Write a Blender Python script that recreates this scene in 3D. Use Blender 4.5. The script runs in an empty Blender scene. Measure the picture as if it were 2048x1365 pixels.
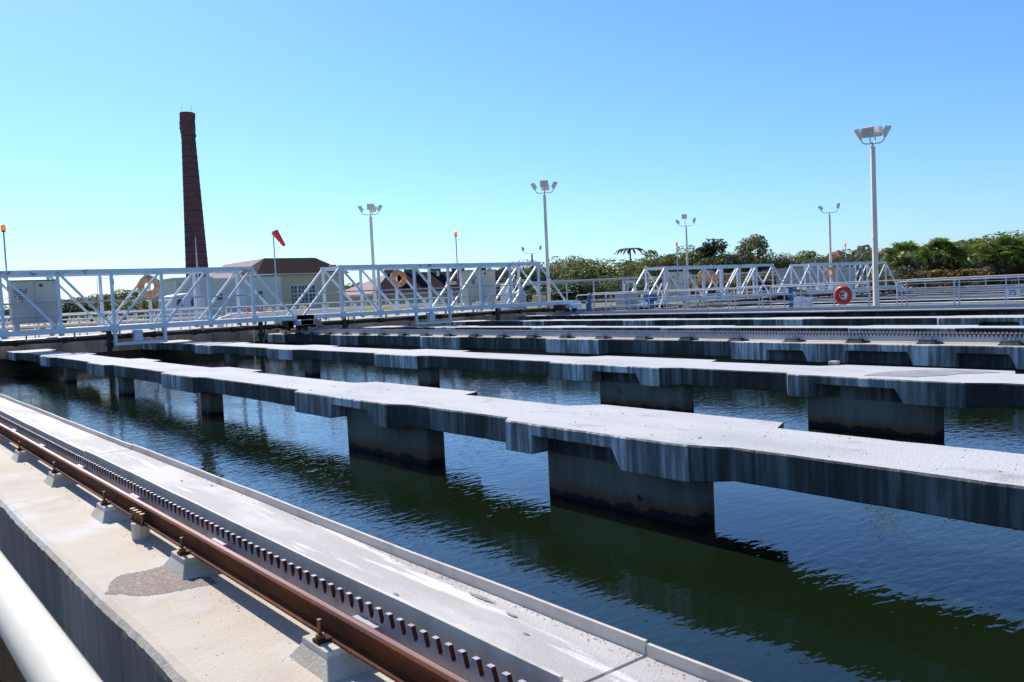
import bpy, bmesh, math, random
from mathutils import Vector, Matrix
R = math.radians
scn = bpy.context.scene
COL = scn.collection

# ------------------------------------------------------------------ camera
YAW, PITCH, ROLL = R(38.617), R(-3.101), R(-2.665)
cd = bpy.data.cameras.new('camera'); cam = bpy.data.objects.new('camera', cd); COL.objects.link(cam)
cr, sr = math.cos(ROLL), math.sin(ROLL)
M3 = Matrix(((cr, -sr, 0), (0, 0, -1), (sr, cr, 0)))       # columns: right, up, back
cam.matrix_world = (Matrix.Rotation(-YAW, 3, 'Z') @ Matrix.Rotation(PITCH, 3, 'X') @ M3).to_4x4()
cd.sensor_width = 36; cd.lens = 1713.5 / 2048 * 36
cd.clip_start = 0.03; cd.clip_end = 6000
cd.dof.use_dof = True; cd.dof.focus_distance = 14; cd.dof.aperture_fstop = 11
scn.camera = cam

# ------------------------------------------------------------------ sky, sun, exposure
SUN_AZ, SUN_EL = R(5), R(39)
w = bpy.data.worlds.new("World"); scn.world = w; w.use_nodes = True
nt = w.node_tree; nt.nodes.clear()
out = nt.nodes.new('ShaderNodeOutputWorld'); bg = nt.nodes.new('ShaderNodeBackground')
sky = nt.nodes.new('ShaderNodeTexSky'); sky.sky_type = 'NISHITA'; sky.sun_disc = False
sky.sun_elevation = SUN_EL; sky.sun_rotation = SUN_AZ
sky.altitude = 0; sky.air_density = 1.1; sky.dust_density = 0.3; sky.ozone_density = 4.0
hs = nt.nodes.new('ShaderNodeHueSaturation'); hs.inputs['Saturation'].default_value = 1.0
tn = nt.nodes.new('ShaderNodeMix'); tn.data_type = 'RGBA'; tn.blend_type = 'MULTIPLY'; tn.inputs[0].default_value = 1; tn.inputs[7].default_value = (0.588, 0.821, 1.13, 1)
nt.links.new(sky.outputs[0], hs.inputs['Color']); nt.links.new(hs.outputs[0], tn.inputs[6]); nt.links.new(tn.outputs[2], bg.inputs[0]); bg.inputs[1].default_value = 0.13
nt.links.new(bg.outputs[0], out.inputs[0])
sl = bpy.data.lights.new('sun', 'SUN'); sl.energy = 5.0; sl.angle = R(0.5); sl.color = (1.0, 0.94, 0.86)
sun = bpy.data.objects.new('sun', sl); COL.objects.link(sun)
sdir = Vector((math.sin(SUN_AZ) * math.cos(SUN_EL), math.cos(SUN_AZ) * math.cos(SUN_EL), math.sin(SUN_EL)))
sun.rotation_euler = sdir.to_track_quat('Z', 'Y').to_euler(); sun.location = (0, 0, 30)
scn.view_settings.view_transform = 'Standard'; scn.view_settings.look = 'None'
scn.view_settings.exposure = 0.25; scn.view_settings.gamma = 1.0

rnd = random.Random(7)

# ------------------------------------------------------------------ materials
MATS = {}
def mat(name, c, rough=0.7, metal=0.0, c2=None, scale=3.0, stretch=(1, 1, 1), lo=0.35, hi=0.65, bump=0.0, bscale=30.0,
        c3=None, s3=1.0, st3=(1, 1, 1), lo3=0.55, hi3=0.7, coat=0.0, ior=1.5, spec=0.5, obj=False):
    if name in MATS: return MATS[name]
    m = bpy.data.materials.new(name); m.use_nodes = True; N = m.node_tree.nodes; L = m.node_tree.links
    b = N['Principled BSDF']; b.inputs['Roughness'].default_value = rough; b.inputs['Metallic'].default_value = metal
    b.inputs['IOR'].default_value = ior; b.inputs['Specular IOR Level'].default_value = spec
    if coat: b.inputs['Coat Weight'].default_value = coat
    b.inputs['Base Color'].default_value = (*c, 1)
    if obj:
        t = N.new('ShaderNodeTexCoord'); vec = t.outputs['Object']
    else:
        t = N.new('ShaderNodeNewGeometry'); vec = t.outputs['Position']
    def nz(sc, st, lo, hi, detail=5):
        mp = N.new('ShaderNodeMapping'); mp.inputs['Scale'].default_value = st; L.new(vec, mp.inputs[0])
        n = N.new('ShaderNodeTexNoise'); n.inputs['Scale'].default_value = sc; n.inputs['Detail'].default_value = detail
        n.inputs['Roughness'].default_value = 0.6
        L.new(mp.outputs[0], n.inputs[0])
        r = N.new('ShaderNodeMapRange'); r.inputs[1].default_value = lo; r.inputs[2].default_value = hi
        L.new(n.outputs[0], r.inputs[0]); return r.outputs[0], n.outputs[0]
    col = None
    if c2:
        f, _ = nz(scale, stretch, lo, hi)
        mx = N.new('ShaderNodeMix'); mx.data_type = 'RGBA'
        mx.inputs[6].default_value = (*c, 1); mx.inputs[7].default_value = (*c2, 1); L.new(f, mx.inputs[0]); col = mx.outputs[2]
    if c3:
        f, _ = nz(s3, st3, lo3, hi3)
        mx = N.new('ShaderNodeMix'); mx.data_type = 'RGBA'; mx.inputs[7].default_value = (*c3, 1); L.new(f, mx.inputs[0])
        if col: L.new(col, mx.inputs[6])
        else: mx.inputs[6].default_value = (*c, 1)
        col = mx.outputs[2]
    if col: L.new(col, b.inputs['Base Color'])
    if bump:
        _, h = nz(bscale, (1, 1, 1), 0, 1, 6)
        bp = N.new('ShaderNodeBump'); bp.inputs['Strength'].default_value = 1.0; bp.inputs['Distance'].default_value = bump
        L.new(h, bp.inputs['Height']); L.new(bp.outputs[0], b.inputs['Normal'])
    MATS[name] = m; return m

def conc_side(name, dark, mid, light, rust=None, zr=None, top=1.0):
    """stained concrete: broad vertical runs of dark, mid and light deposits"""
    m = bpy.data.materials.new(name); m.use_nodes = True; N = m.node_tree.nodes; L = m.node_tree.links
    b = N['Principled BSDF']; b.inputs['Roughness'].default_value = 0.85
    g = N.new('ShaderNodeNewGeometry')
    def run(sc, st, det=4):
        mp = N.new('ShaderNodeMapping'); mp.inputs['Scale'].default_value = st; L.new(g.outputs['Position'], mp.inputs[0])
        n = N.new('ShaderNodeTexNoise'); n.inputs['Scale'].default_value = sc; n.inputs['Detail'].default_value = det
        n.inputs['Roughness'].default_value = 0.65; L.new(mp.outputs[0], n.inputs[0]); return n.outputs[0]
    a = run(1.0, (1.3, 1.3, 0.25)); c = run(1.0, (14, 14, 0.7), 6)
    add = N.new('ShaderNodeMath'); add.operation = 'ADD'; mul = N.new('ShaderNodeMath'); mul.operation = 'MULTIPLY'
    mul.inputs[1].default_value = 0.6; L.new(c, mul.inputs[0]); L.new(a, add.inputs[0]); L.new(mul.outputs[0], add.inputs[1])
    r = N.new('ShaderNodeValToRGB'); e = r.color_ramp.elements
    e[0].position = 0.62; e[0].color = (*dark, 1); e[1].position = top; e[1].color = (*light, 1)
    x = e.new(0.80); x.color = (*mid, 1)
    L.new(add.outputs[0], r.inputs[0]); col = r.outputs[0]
    if zr:      # band of slime at the waterline (zr = world height of the tide mark), real growth on the pier
        sep = N.new('ShaderNodeSeparateXYZ'); L.new(g.outputs['Position'], sep.inputs[0])
        n = run(1.0, (5, 5, 3), 5); s = N.new('ShaderNodeMath'); s.operation = 'MULTIPLY_ADD'; s.inputs[1].default_value = 0.22; 
        L.new(n, s.inputs[0]); L.new(sep.outputs[2], s.inputs[2])
        rr = N.new('ShaderNodeMapRange'); rr.inputs[1].default_value = zr + 0.215; rr.inputs[2].default_value = zr + 0.235; L.new(s.outputs[0], rr.inputs[0])
        r2 = N.new('ShaderNodeMapRange'); r2.inputs[1].default_value = zr + 0.23; r2.inputs[2].default_value = zr + 0.36; L.new(s.outputs[0], r2.inputs[0])
        m1 = N.new('ShaderNodeMix'); m1.data_type = 'RGBA'; m1.inputs[6].default_value = (*rust, 1); L.new(col, m1.inputs[7]); L.new(r2.outputs[0], m1.inputs[0])
        m2 = N.new('ShaderNodeMix'); m2.data_type = 'RGBA'; m2.inputs[6].default_value = (0.012, 0.01, 0.008, 1); L.new(m1.outputs[2], m2.inputs[7]); L.new(rr.outputs[0], m2.inputs[0])
        col = m2.outputs[2]
    L.new(col, b.inputs['Base Color'])
    bp = N.new('ShaderNodeBump'); bp.inputs['Distance'].default_value = 0.01; L.new(run(25, (1, 1, .4), 6), bp.inputs['Height']); L.new(bp.outputs[0], b.inputs['Normal'])
    MATS[name] = m; return m

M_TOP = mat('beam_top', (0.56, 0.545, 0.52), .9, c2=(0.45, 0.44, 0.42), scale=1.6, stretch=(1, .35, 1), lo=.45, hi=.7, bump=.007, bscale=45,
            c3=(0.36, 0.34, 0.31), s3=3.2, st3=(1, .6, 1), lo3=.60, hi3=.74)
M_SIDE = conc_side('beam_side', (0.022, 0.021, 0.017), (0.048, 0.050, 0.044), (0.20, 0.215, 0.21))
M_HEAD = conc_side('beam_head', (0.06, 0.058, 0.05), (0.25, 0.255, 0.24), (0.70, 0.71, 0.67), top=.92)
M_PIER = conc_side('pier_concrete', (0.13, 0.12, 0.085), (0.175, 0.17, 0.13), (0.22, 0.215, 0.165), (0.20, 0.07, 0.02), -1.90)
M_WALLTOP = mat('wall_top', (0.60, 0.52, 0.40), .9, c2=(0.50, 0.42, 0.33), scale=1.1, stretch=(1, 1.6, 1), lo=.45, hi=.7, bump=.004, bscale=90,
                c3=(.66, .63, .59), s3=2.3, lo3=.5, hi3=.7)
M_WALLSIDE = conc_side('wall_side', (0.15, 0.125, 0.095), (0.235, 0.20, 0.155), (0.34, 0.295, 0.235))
M_ENDWALL = conc_side('end_wall_face', (0.14, 0.10, 0.075), (0.27, 0.22, 0.18), (0.36, 0.31, 0.27))
M_TRAY = mat('tray', (0.46, 0.42, 0.38), .8, c2=(0.60, 0.56, 0.51), scale=2.2, stretch=(1.5, .5, 1), lo=.45, hi=.6, bump=.003, bscale=120,
             c3=(.74, .71, .67), s3=3.0, st3=(5, .35, 1), lo3=.56, hi3=.62)
M_TRAYLIP = mat('tray_lip', (0.64, 0.56, 0.47), .7, c2=(0.42, 0.36, 0.30), scale=5, stretch=(1, 1, .5), lo=.52, hi=.75)
M_RUST = mat('rust', (0.155, 0.045, 0.014), .8, 0, c2=(0.055, 0.014, 0.008), scale=6, stretch=(1, .25, 1), bump=.003, bscale=70, spec=.12, c3=(.22, .075, .03), s3=14, st3=(1, .5, 1), lo3=.60, hi3=.72)
M_RAILTOP = mat('rail_crown', (0.42, 0.24, 0.17), .35, .3, c2=(0.28, 0.11, .06), scale=8, stretch=(3, .1, 1))
M_RACK = mat('rack_steel', (0.44, 0.41, 0.43), .5, 0, c2=(0.32, 0.21, 0.19), scale=7, lo=.5, hi=.75)
M_RACKW = mat('rack_light', (0.40, 0.42, 0.45), .6, 0, c2=(0.34, 0.18, 0.12), scale=4, stretch=(1, 1, 1), lo=.58, hi=.75)
M_TEETH = mat('tooth_flank', (0.13, 0.04, 0.02), .8, spec=.1)
M_BRASS = mat('bolt', (0.22, 0.13, 0.05), .5, .5, c2=(.12, .05, .02), scale=30)
M_WHITE = mat('white_paint', (0.72, 0.76, 0.79), .45, c2=(0.62, 0.65, 0.67), scale=2, lo=.5, hi=.8)
M_CHORD = mat('chord_paint', (0.72, 0.76, 0.79), .45, c2=(0.22, 0.23, 0.25), scale=1.5, stretch=(1.6, 1, 3), lo=.60, hi=.68)
M_PALE = mat('pale_paint', (0.72, 0.69, 0.64), .5, c2=(.6, .57, .52), scale=1.3)
M_POLE = mat('pole_paint', (0.80, 0.68, 0.58), .5, c2=(.70, .60, .50), scale=1.3)
M_GALV = mat('galvanised', (0.50, 0.50, 0.50), .45, .4, c2=(.40, .40, .41), scale=5)
M_RAILP = mat('rail_pipe', (0.62, 0.60, 0.58), .4, .15, c2=(.52, .50, .49), scale=3)
M_NEARP = mat('near_pipe', (0.86, 0.77, 0.60), .5, 0, c2=(.80, .70, .50), scale=6)
M_BLACK = mat('black_iron', (0.018, 0.018, 0.018), .5)
M_DARK = mat('dark_grease', (0.05, 0.035, 0.028), .6, c2=(.09, .05, .03), scale=12)
M_RED = mat('red_plastic', (0.62, 0.035, 0.02), .4, c2=(.5, .02, .015), scale=4)
M_RINGOLD = mat('faded_orange', (0.62, 0.36, 0.20), .7, c2=(0.55, 0.42, 0.28), scale=5, lo=.4, hi=.6)
M_RINGOR = mat('orange_ring', (0.72, 0.20, 0.05), .6, c2=(0.62, 0.28, 0.12), scale=5)
M_BLUE = mat('blue_paint', (0.02, 0.14, 0.32), .4, c2=(.03, .10, .22), scale=6)
M_YEL = mat('yellow_paint', (0.75, 0.62, 0.03), .5)
M_BEAC = mat('beacon_orange', (1.0, 0.30, 0.01), .3)
M_BEAC.node_tree.nodes['Principled BSDF'].inputs['Emission Color'].default_value = (1, .16, .01, 1); M_BEAC.node_tree.nodes['Principled BSDF'].inputs['Emission Strength'].default_value = .55  # weak glow standing in for daylight passing through the translucent lamp
M_CAB = mat('cabinet', (0.40, 0.41, 0.39), .5, c2=(.33, .34, .33), scale=1.5, lo=.4, hi=.8)
M_CABB = mat('cabinet_beige', (0.55, 0.50, 0.42), .5, c2=(.48, .44, .38), scale=1.5)
M_GLASS = mat('dark_glass', (0.012, 0.03, 0.035), .12)
M_YWALL = mat('yellow_stucco', (0.66, 0.55, 0.34), .9, c2=(.60, .50, .31), scale=.4, bump=.01, bscale=6)
M_WWALL = mat('cream_stucco', (0.72, 0.68, 0.60), .9, c2=(.64, .60, .53), scale=.5)
M_ROOF = mat('roof_shaded', (0.030, 0.013, 0.016), .95, c2=(.020, .010, .013), scale=1.2, stretch=(1, 1, 4), spec=.1)  # dark copy of the roofing, shade of the dim slopes put into the colour
M_ROOFR = mat('red_roof', (0.30, 0.05, 0.03), .7, c2=(.22, .035, .025), scale=2)
M_CUP = mat('cupola_green', (0.10, 0.15, 0.15), .7)
M_SHADE = mat('lamp_head', (0.74, 0.68, 0.58), .5)
M_LENS = mat('lamp_lens', (0.50, 0.52, 0.52), .25)
M_BRICK = mat('chimney_brick', (0.20, 0.07, 0.065), .9, c2=(0.12, 0.05, 0.052), scale=1.4, stretch=(1, 1, 3), lo=.4, hi=.6,
              c3=(.09, .045, .05), s3=.5, lo3=.5, hi3=.65)
M_BAND = mat('chimney_band', (0.05, 0.03, 0.03), .8)
M_DECK = mat('deck_concrete', (0.50, 0.45, 0.39), .9, c2=(.42, .38, .34), scale=.7)
M_WALKWAY = mat('walkway_brown', (0.16, 0.11, 0.075), .9, c2=(.12, .085, .06), scale=5)
M_TRUNK = mat('bark', (0.09, 0.07, 0.05), .95, c2=(.05, .04, .03), scale=5, stretch=(2, 2, .5), obj=True)
M_GRASS = mat('grass_ground', (0.13, 0.13, 0.05), .95, c2=(.20, .17, .09), scale=.12, c3=(.07, .09, .03), s3=1.5)

def leafmat(name, a, b_, sc=0.7):
    m = bpy.data.materials.new(name); m.use_nodes = True; N = m.node_tree.nodes; L = m.node_tree.links
    N.remove(N['Principled BSDF']); o = N['Material Output']
    g = N.new('ShaderNodeNewGeometry'); n = N.new('ShaderNodeTexNoise'); n.inputs['Scale'].default_value = sc; L.new(g.outputs['Position'], n.inputs[0])
    r = N.new('ShaderNodeMapRange'); r.inputs[1].default_value = .38; r.inputs[2].default_value = .62; L.new(n.outputs[0], r.inputs[0])
    rr = N.new('ShaderNodeMath'); rr.operation = 'MULTIPLY_ADD'; rr.inputs[1].default_value = .6; L.new(g.outputs['Random Per Island'], rr.inputs[0])
    hm = N.new('ShaderNodeMath'); hm.operation = 'MULTIPLY'; hm.inputs[1].default_value = .5; L.new(r.outputs[0], hm.inputs[0]); L.new(hm.outputs[0], rr.inputs[2])
    mx = N.new('ShaderNodeMix'); mx.data_type = 'RGBA'; mx.inputs[6].default_value = (*a, 1); mx.inputs[7].default_value = (*b_, 1); L.new(rr.outputs[0], mx.inputs[0])
    d = N.new('ShaderNodeBsdfDiffuse'); t = N.new('ShaderNodeBsdfTranslucent'); gl = N.new('ShaderNodeBsdfGlossy'); gl.inputs['Roughness'].default_value = .45
    gl.inputs['Color'].default_value = (.6, .6, .6, 1)
    L.new(mx.outputs[2], d.inputs[0]); L.new(mx.outputs[2], t.inputs[0])
    s1 = N.new('ShaderNodeMixShader'); s1.inputs[0].default_value = .42; L.new(d.outputs[0], s1.inputs[1]); L.new(t.outputs[0], s1.inputs[2])
    s2 = N.new('ShaderNodeMixShader'); s2.inputs[0].default_value = .06; L.new(s1.outputs[0], s2.inputs[1]); L.new(gl.outputs[0], s2.inputs[2])
    L.new(s2.outputs[0], o.inputs[0]); MATS[name] = m; return m
L_OAK = leafmat('oak_leaves', (0.045, 0.070, 0.032), (0.15, 0.175, 0.085))
L_GREEN = leafmat('green_leaves', (0.06, 0.09, 0.02), (0.25, 0.26, 0.07))
L_DARK = leafmat('dark_leaves', (0.016, 0.032, 0.013), (0.07, 0.095, 0.035))
L_AUT = leafmat('autumn_leaves', (0.09, 0.085, 0.03), (0.40, 0.25, 0.08), 1.5)
L_PALM = leafmat('palm_leaves', (0.05, 0.10, 0.015), (0.30, 0.36, 0.06), .5)
L_PDEAD = leafmat('palm_dead', (0.03, 0.02, 0.01), (0.14, 0.09, 0.045), .8)

# water: deep green body colour under a rippled surface
mw = bpy.data.materials.new('water'); mw.use_nodes = True; N = mw.node_tree.nodes; L = mw.node_tree.links
b = N['Principled BSDF']; b.inputs['Base Color'].default_value = (0.007, 0.014, 0.005, 1); b.inputs['Roughness'].default_value = 0.015
b.inputs['IOR'].default_value = 1.45
g = N.new('ShaderNodeNewGeometry')
def wn(sc, st, rot, det):
    mp = N.new('ShaderNodeMapping'); mp.inputs['Scale'].default_value = st; mp.inputs['Rotation'].default_value = (0, 0, rot); L.new(g.outputs['Position'], mp.inputs[0])
    n = N.new('ShaderNodeTexNoise'); n.inputs['Scale'].default_value = sc; n.inputs['Detail'].default_value = det; n.inputs['Roughness'].default_value = .45
    n.inputs['Distortion'].default_value = .3
    L.new(mp.outputs[0], n.inputs[0]); return n.outputs[0]
a1 = wn(6.5, (1, 2.2, 1), R(-32), 2); a2 = wn(2.2, (1, 1.6, 1), R(-15), 1)
ad = N.new('ShaderNodeMath'); ad.operation = 'MULTIPLY_ADD'; ad.inputs[1].default_value = .8; L.new(a2, ad.inputs[0]); L.new(a1, ad.inputs[2])
bp = N.new('ShaderNodeBump'); bp.inputs['Distance'].default_value = 0.0042; bp.inputs['Strength'].default_value = 1
pm = wn(.35, (1, 1, 1), 0, 2); pr_ = N.new('ShaderNodeMapRange'); pr_.inputs[1].default_value = .38; pr_.inputs[2].default_value = .62; pr_.inputs[3].default_value = .45; pr_.inputs[4].default_value = 1.15
L.new(pm, pr_.inputs[0]); L.new(pr_.outputs[0], bp.inputs['Strength'])
L.new(ad.outputs[0], bp.inputs['Height']); L.new(bp.outputs[0], b.inputs['Normal'])
M_WATER = mw

# ------------------------------------------------------------------ mesh helpers
class MB:
    def __init__(s): s.v = []; s.f = []; s.m = []; s.ms = []
    def mi(s, m):
        if m not in s.ms: s.ms.append(m)
        return s.ms.index(m)
    def add(s, vs, fs, m):
        k = len(s.v); s.v += [tuple(v) for v in vs]; i = s.mi(m)
        for f in fs: s.f.append(tuple(k + j for j in f)); s.m.append(i)
        return s
    def box(s, x0, y0, z0, x1, y1, z1, m, top=None):
        vs = [(x0, y0, z0), (x1, y0, z0), (x1, y1, z0), (x0, y1, z0), (x0, y0, z1), (x1, y0, z1), (x1, y1, z1), (x0, y1, z1)]
        s.add(vs, [(0, 3, 2, 1), (0, 1, 5, 4), (1, 2, 6, 5), (2, 3, 7, 6), (3, 0, 4, 7)], m)
        k = len(s.v) - 8; s.f.append((k + 4, k + 5, k + 6, k + 7)); s.m.append(s.mi(top or m)); return s
    def bar(s, a, b, w, h, m, up=(0, 0, 1)):
        a = Vector(a); b = Vector(b); d = (b - a).normalized(); u = Vector(up)
        if abs(d.dot(u)) > .99: u = Vector((0, 1, 0))
        r = d.cross(u).normalized(); u = r.cross(d)
        vs = []
        for p in (a, b):
            for sx, sy in ((-1, -1), (1, -1), (1, 1), (-1, 1)): vs.append(p + r * (sx * w / 2) + u * (sy * h / 2))
        return s.add(vs, [(0, 1, 2, 3), (7, 6, 5, 4), (0, 4, 5, 1), (1, 5, 6, 2), (2, 6, 7, 3), (3, 7, 4, 0)], m)
    def tube(s, pts, r, m, n=10, caps=True, radii=None):
        pts = [Vector(p) for p in pts]; rings = []; prev = None
        for i, p in enumerate(pts):
            d = (pts[min(i + 1, len(pts) - 1)] - pts[max(i - 1, 0)]).normalized()
            u = Vector((0, 0, 1)) if abs(d.z) < .9 else Vector((0, 1, 0))
            if prev is not None and abs(d.dot(prev)) < .99: u = prev
            x = d.cross(u).normalized(); y = x.cross(d).normalized(); prev = y
            rr = radii[i] if radii else r
            rings.append([p + (x * math.cos(2 * math.pi * k / n) + y * math.sin(2 * math.pi * k / n)) * rr for k in range(n)])
        vs = [v for ring in rings for v in ring]; fs = []
        for i in range(len(pts) - 1):
            for k in range(n): fs.append((i * n + k, i * n + (k + 1) % n, (i + 1) * n + (k + 1) % n, (i + 1) * n + k))
        if caps: fs += [tuple(range(n))[::-1], tuple(range((len(pts) - 1) * n, len(pts) * n))]
        return s.add(vs, fs, m)
    def prism(s, pts, z0, z1, m, top=None, nobot=False):
        n = len(pts); area = sum(pts[i][0] * pts[(i + 1) % n][1] - pts[(i + 1) % n][0] * pts[i][1] for i in range(n))
        if area < 0: pts = pts[::-1]
        vs = [(p[0], p[1], z0) for p in pts] + [(p[0], p[1], z1) for p in pts]
        s.add(vs, [(i, (i + 1) % n, n + (i + 1) % n, n + i) for i in range(n)], m)
        k = len(s.v) - 2 * n
        s.f.append(tuple(k + n + i for i in range(n))); s.m.append(s.mi(top or m))
        if not nobot: s.f.append(tuple(k + n - 1 - i for i in range(n))); s.m.append(s.mi(m))
        return s
    def torus(s, c, axis, Rr, r, m, n=28, k=10, m2=None, seg=()):
        c = Vector(c); ax = Vector(axis).normalized(); u = ax.orthogonal().normalized(); v = ax.cross(u)
        vs = []; 
        for i in range(n):
            t = 2 * math.pi * i / n; d = u * math.cos(t) + v * math.sin(t)
            for j in range(k):
                q = 2 * math.pi * j / k; vs.append(c + d * (Rr + r * math.cos(q)) + ax * (r * math.sin(q)))
        for i in range(n):
            mm = m2 if (m2 and i in seg) else m
            pass
        base = len(s.v); s.v += [tuple(x) for x in vs]
        for i in range(n):
            mm = s.mi(m2 if (m2 and i in seg) else m)
            for j in range(k):
                s.f.append((base + i * k + j, base + ((i + 1) % n) * k + j, base + ((i + 1) % n) * k + (j + 1) % k, base + i * k + (j + 1) % k)); s.m.append(mm)
        return s
    def build(s, name, parent=None, smooth=False, bevel=0, seg=2):
        me = bpy.data.meshes.new(name)
        off = Vector((0, 0, 0))
        if parent is not None:
            off = wloc(parent); me.from_pydata([tuple(Vector(v) - off) for v in s.v], [], s.f)
        else:
            off = Vector([(min(v[i] for v in s.v) + max(v[i] for v in s.v)) / 2 for i in range(2)] + [min(v[2] for v in s.v)])
            me.from_pydata([tuple(Vector(v) - off) for v in s.v], [], s.f)
        for m in s.ms: me.materials.append(m)
        me.polygons.foreach_set('material_index', s.m)
        if smooth:
            me.polygons.foreach_set('use_smooth', [True] * len(s.f)); me.set_sharp_from_angle(angle=R(40))
        o = bpy.data.objects.new(name, me); COL.objects.link(o)
        if parent is not None: o.parent = parent
        else: o.location = off
        if bevel:
            md = o.modifiers.new('bevel', 'BEVEL'); md.width = bevel; md.segments = seg; md.limit_method = 'ANGLE'; md.angle_limit = R(30)
        return o
def wloc(o):
    v = Vector((0, 0, 0))
    while o is not None: v += o.location; o = o.parent
    return v
def thing(name, label, cat, loc, group=None):
    o = bpy.data.objects.new(name, None); COL.objects.link(o); o.location = loc; o.empty_display_size = .2
    return tag(o, label, cat, group)
def tag(o, label=None, cat=None, group=None, kind=None):
    if label: o['label'] = label
    if cat: o['category'] = cat
    if group: o['group'] = group
    if kind: o['kind'] = kind
    return o
def copy_tree(o, parent=None):
    c = o.copy(); COL.objects.link(c)
    if parent is not None: c.parent = parent
    for ch in list(o.children): copy_tree(ch, c)
    return c

Z0 = -1.16      # top of beams and rail walls
ZW = -1.84      # water
YE = 34.5       # end wall
YS = -9.0       # south end of the basins (behind the camera)

# ------------------------------------------------------------------ ground, water, deck
X_END = 68.0
def ground():
    m = MB(); B = 3000
    xs = [-B, -3.0, X_END + 3, B]; ys = [-B, YS - 1, YE + .5, B]
    for i in range(3):
        for j in range(3):
            if i == 1 and j == 1: continue
            m.add([(xs[i], ys[j], -1.36), (xs[i + 1], ys[j], -1.36), (xs[i + 1], ys[j + 1], -1.36), (xs[i], ys[j + 1], -1.36)], [(0, 1, 2, 3)], M_GRASS)
    tag(m.build('ground'), kind='structure')
    m = MB().add([(-3.1, YS - 1.1, -2.6), (X_END + 3.1, YS - 1.1, -2.6), (X_END + 3.1, YE + .6, -2.6), (-3.1, YE + .6, -2.6)], [(0, 1, 2, 3)], M_WALLSIDE)
    m.add([(-3, YS - 1, -2.6), (-3, YE + .5, -2.6), (-3, YE + .5, -1.36), (-3, YS - 1, -1.36)], [(0, 1, 2, 3)], M_WALLSIDE)
    m.add([(X_END + 3, YS - 1, -2.6), (X_END + 3, YE + .5, -2.6), (X_END + 3, YE + .5, -1.36), (X_END + 3, YS - 1, -1.36)], [(3, 2, 1, 0)], M_WALLSIDE)
    tag(m.build('basin_floor'), kind='structure')
    m = MB().add([(0.9, YS, ZW), (X_END, YS, ZW), (X_END, YE + .3, ZW), (0.9, YE + .3, ZW)], [(0, 1, 2, 3)], M_WATER)
    tag(m.build('water'), kind='structure')
    m = MB().box(-3, YE + .48, -1.3, 36.0, 62, -0.99, M_DECK)
    tag(m.build('deck'), kind='structure')
    m = MB().box(-1.5, YS, -1.72, 0.42, 12, -1.60, M_WALKWAY)
    tag(m.build('walkway'), kind='structure')
    M_FLOOR = mat('dark_floor', (.22, .21, .20), .9, c2=(.15, .145, .14), scale=1.2)  # darker grey than the deck, so gaps between rack teeth read dark
    m = MB().box(29.3, YS, -1.4, 35.4, YE + .5, -1.17, M_FLOOR)
    tag(m.build('gallery_floor'), kind='structure')
ground()

# end wall with a ledge
m = MB().box(0.4, YE, -1.41, 36, YE + .5, -0.955, M_ENDWALL, M_TOP)
m.box(0.4, YE - .10, -2.5, 36, YE + .3, -1.41, mat('dark_lower_wall', (.05, .036, .022), .8, c2=(.02, .016, .012), scale=1.5, stretch=(1, 1, .5)), M_WALLTOP)  # lower part of the end wall in a much darker brown
for x in (12.15, 25.9): m.box(x, YE - .12, -1.5, x + .35, YE - .001, -.975, M_ENDWALL, M_TOP)
tag(m.build('basin_wall', bevel=.012), 'long brown stained concrete end wall of the basin below the near bridges', 'wall')
m = MB().box(36, YE + 1.0, -2.5, X_END + 3, YE + 1.6, -1.25, M_ENDWALL, M_TOP)
tag(m.build('basin_wall'), 'far right concrete end wall behind the two distant bridges', 'wall')

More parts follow.
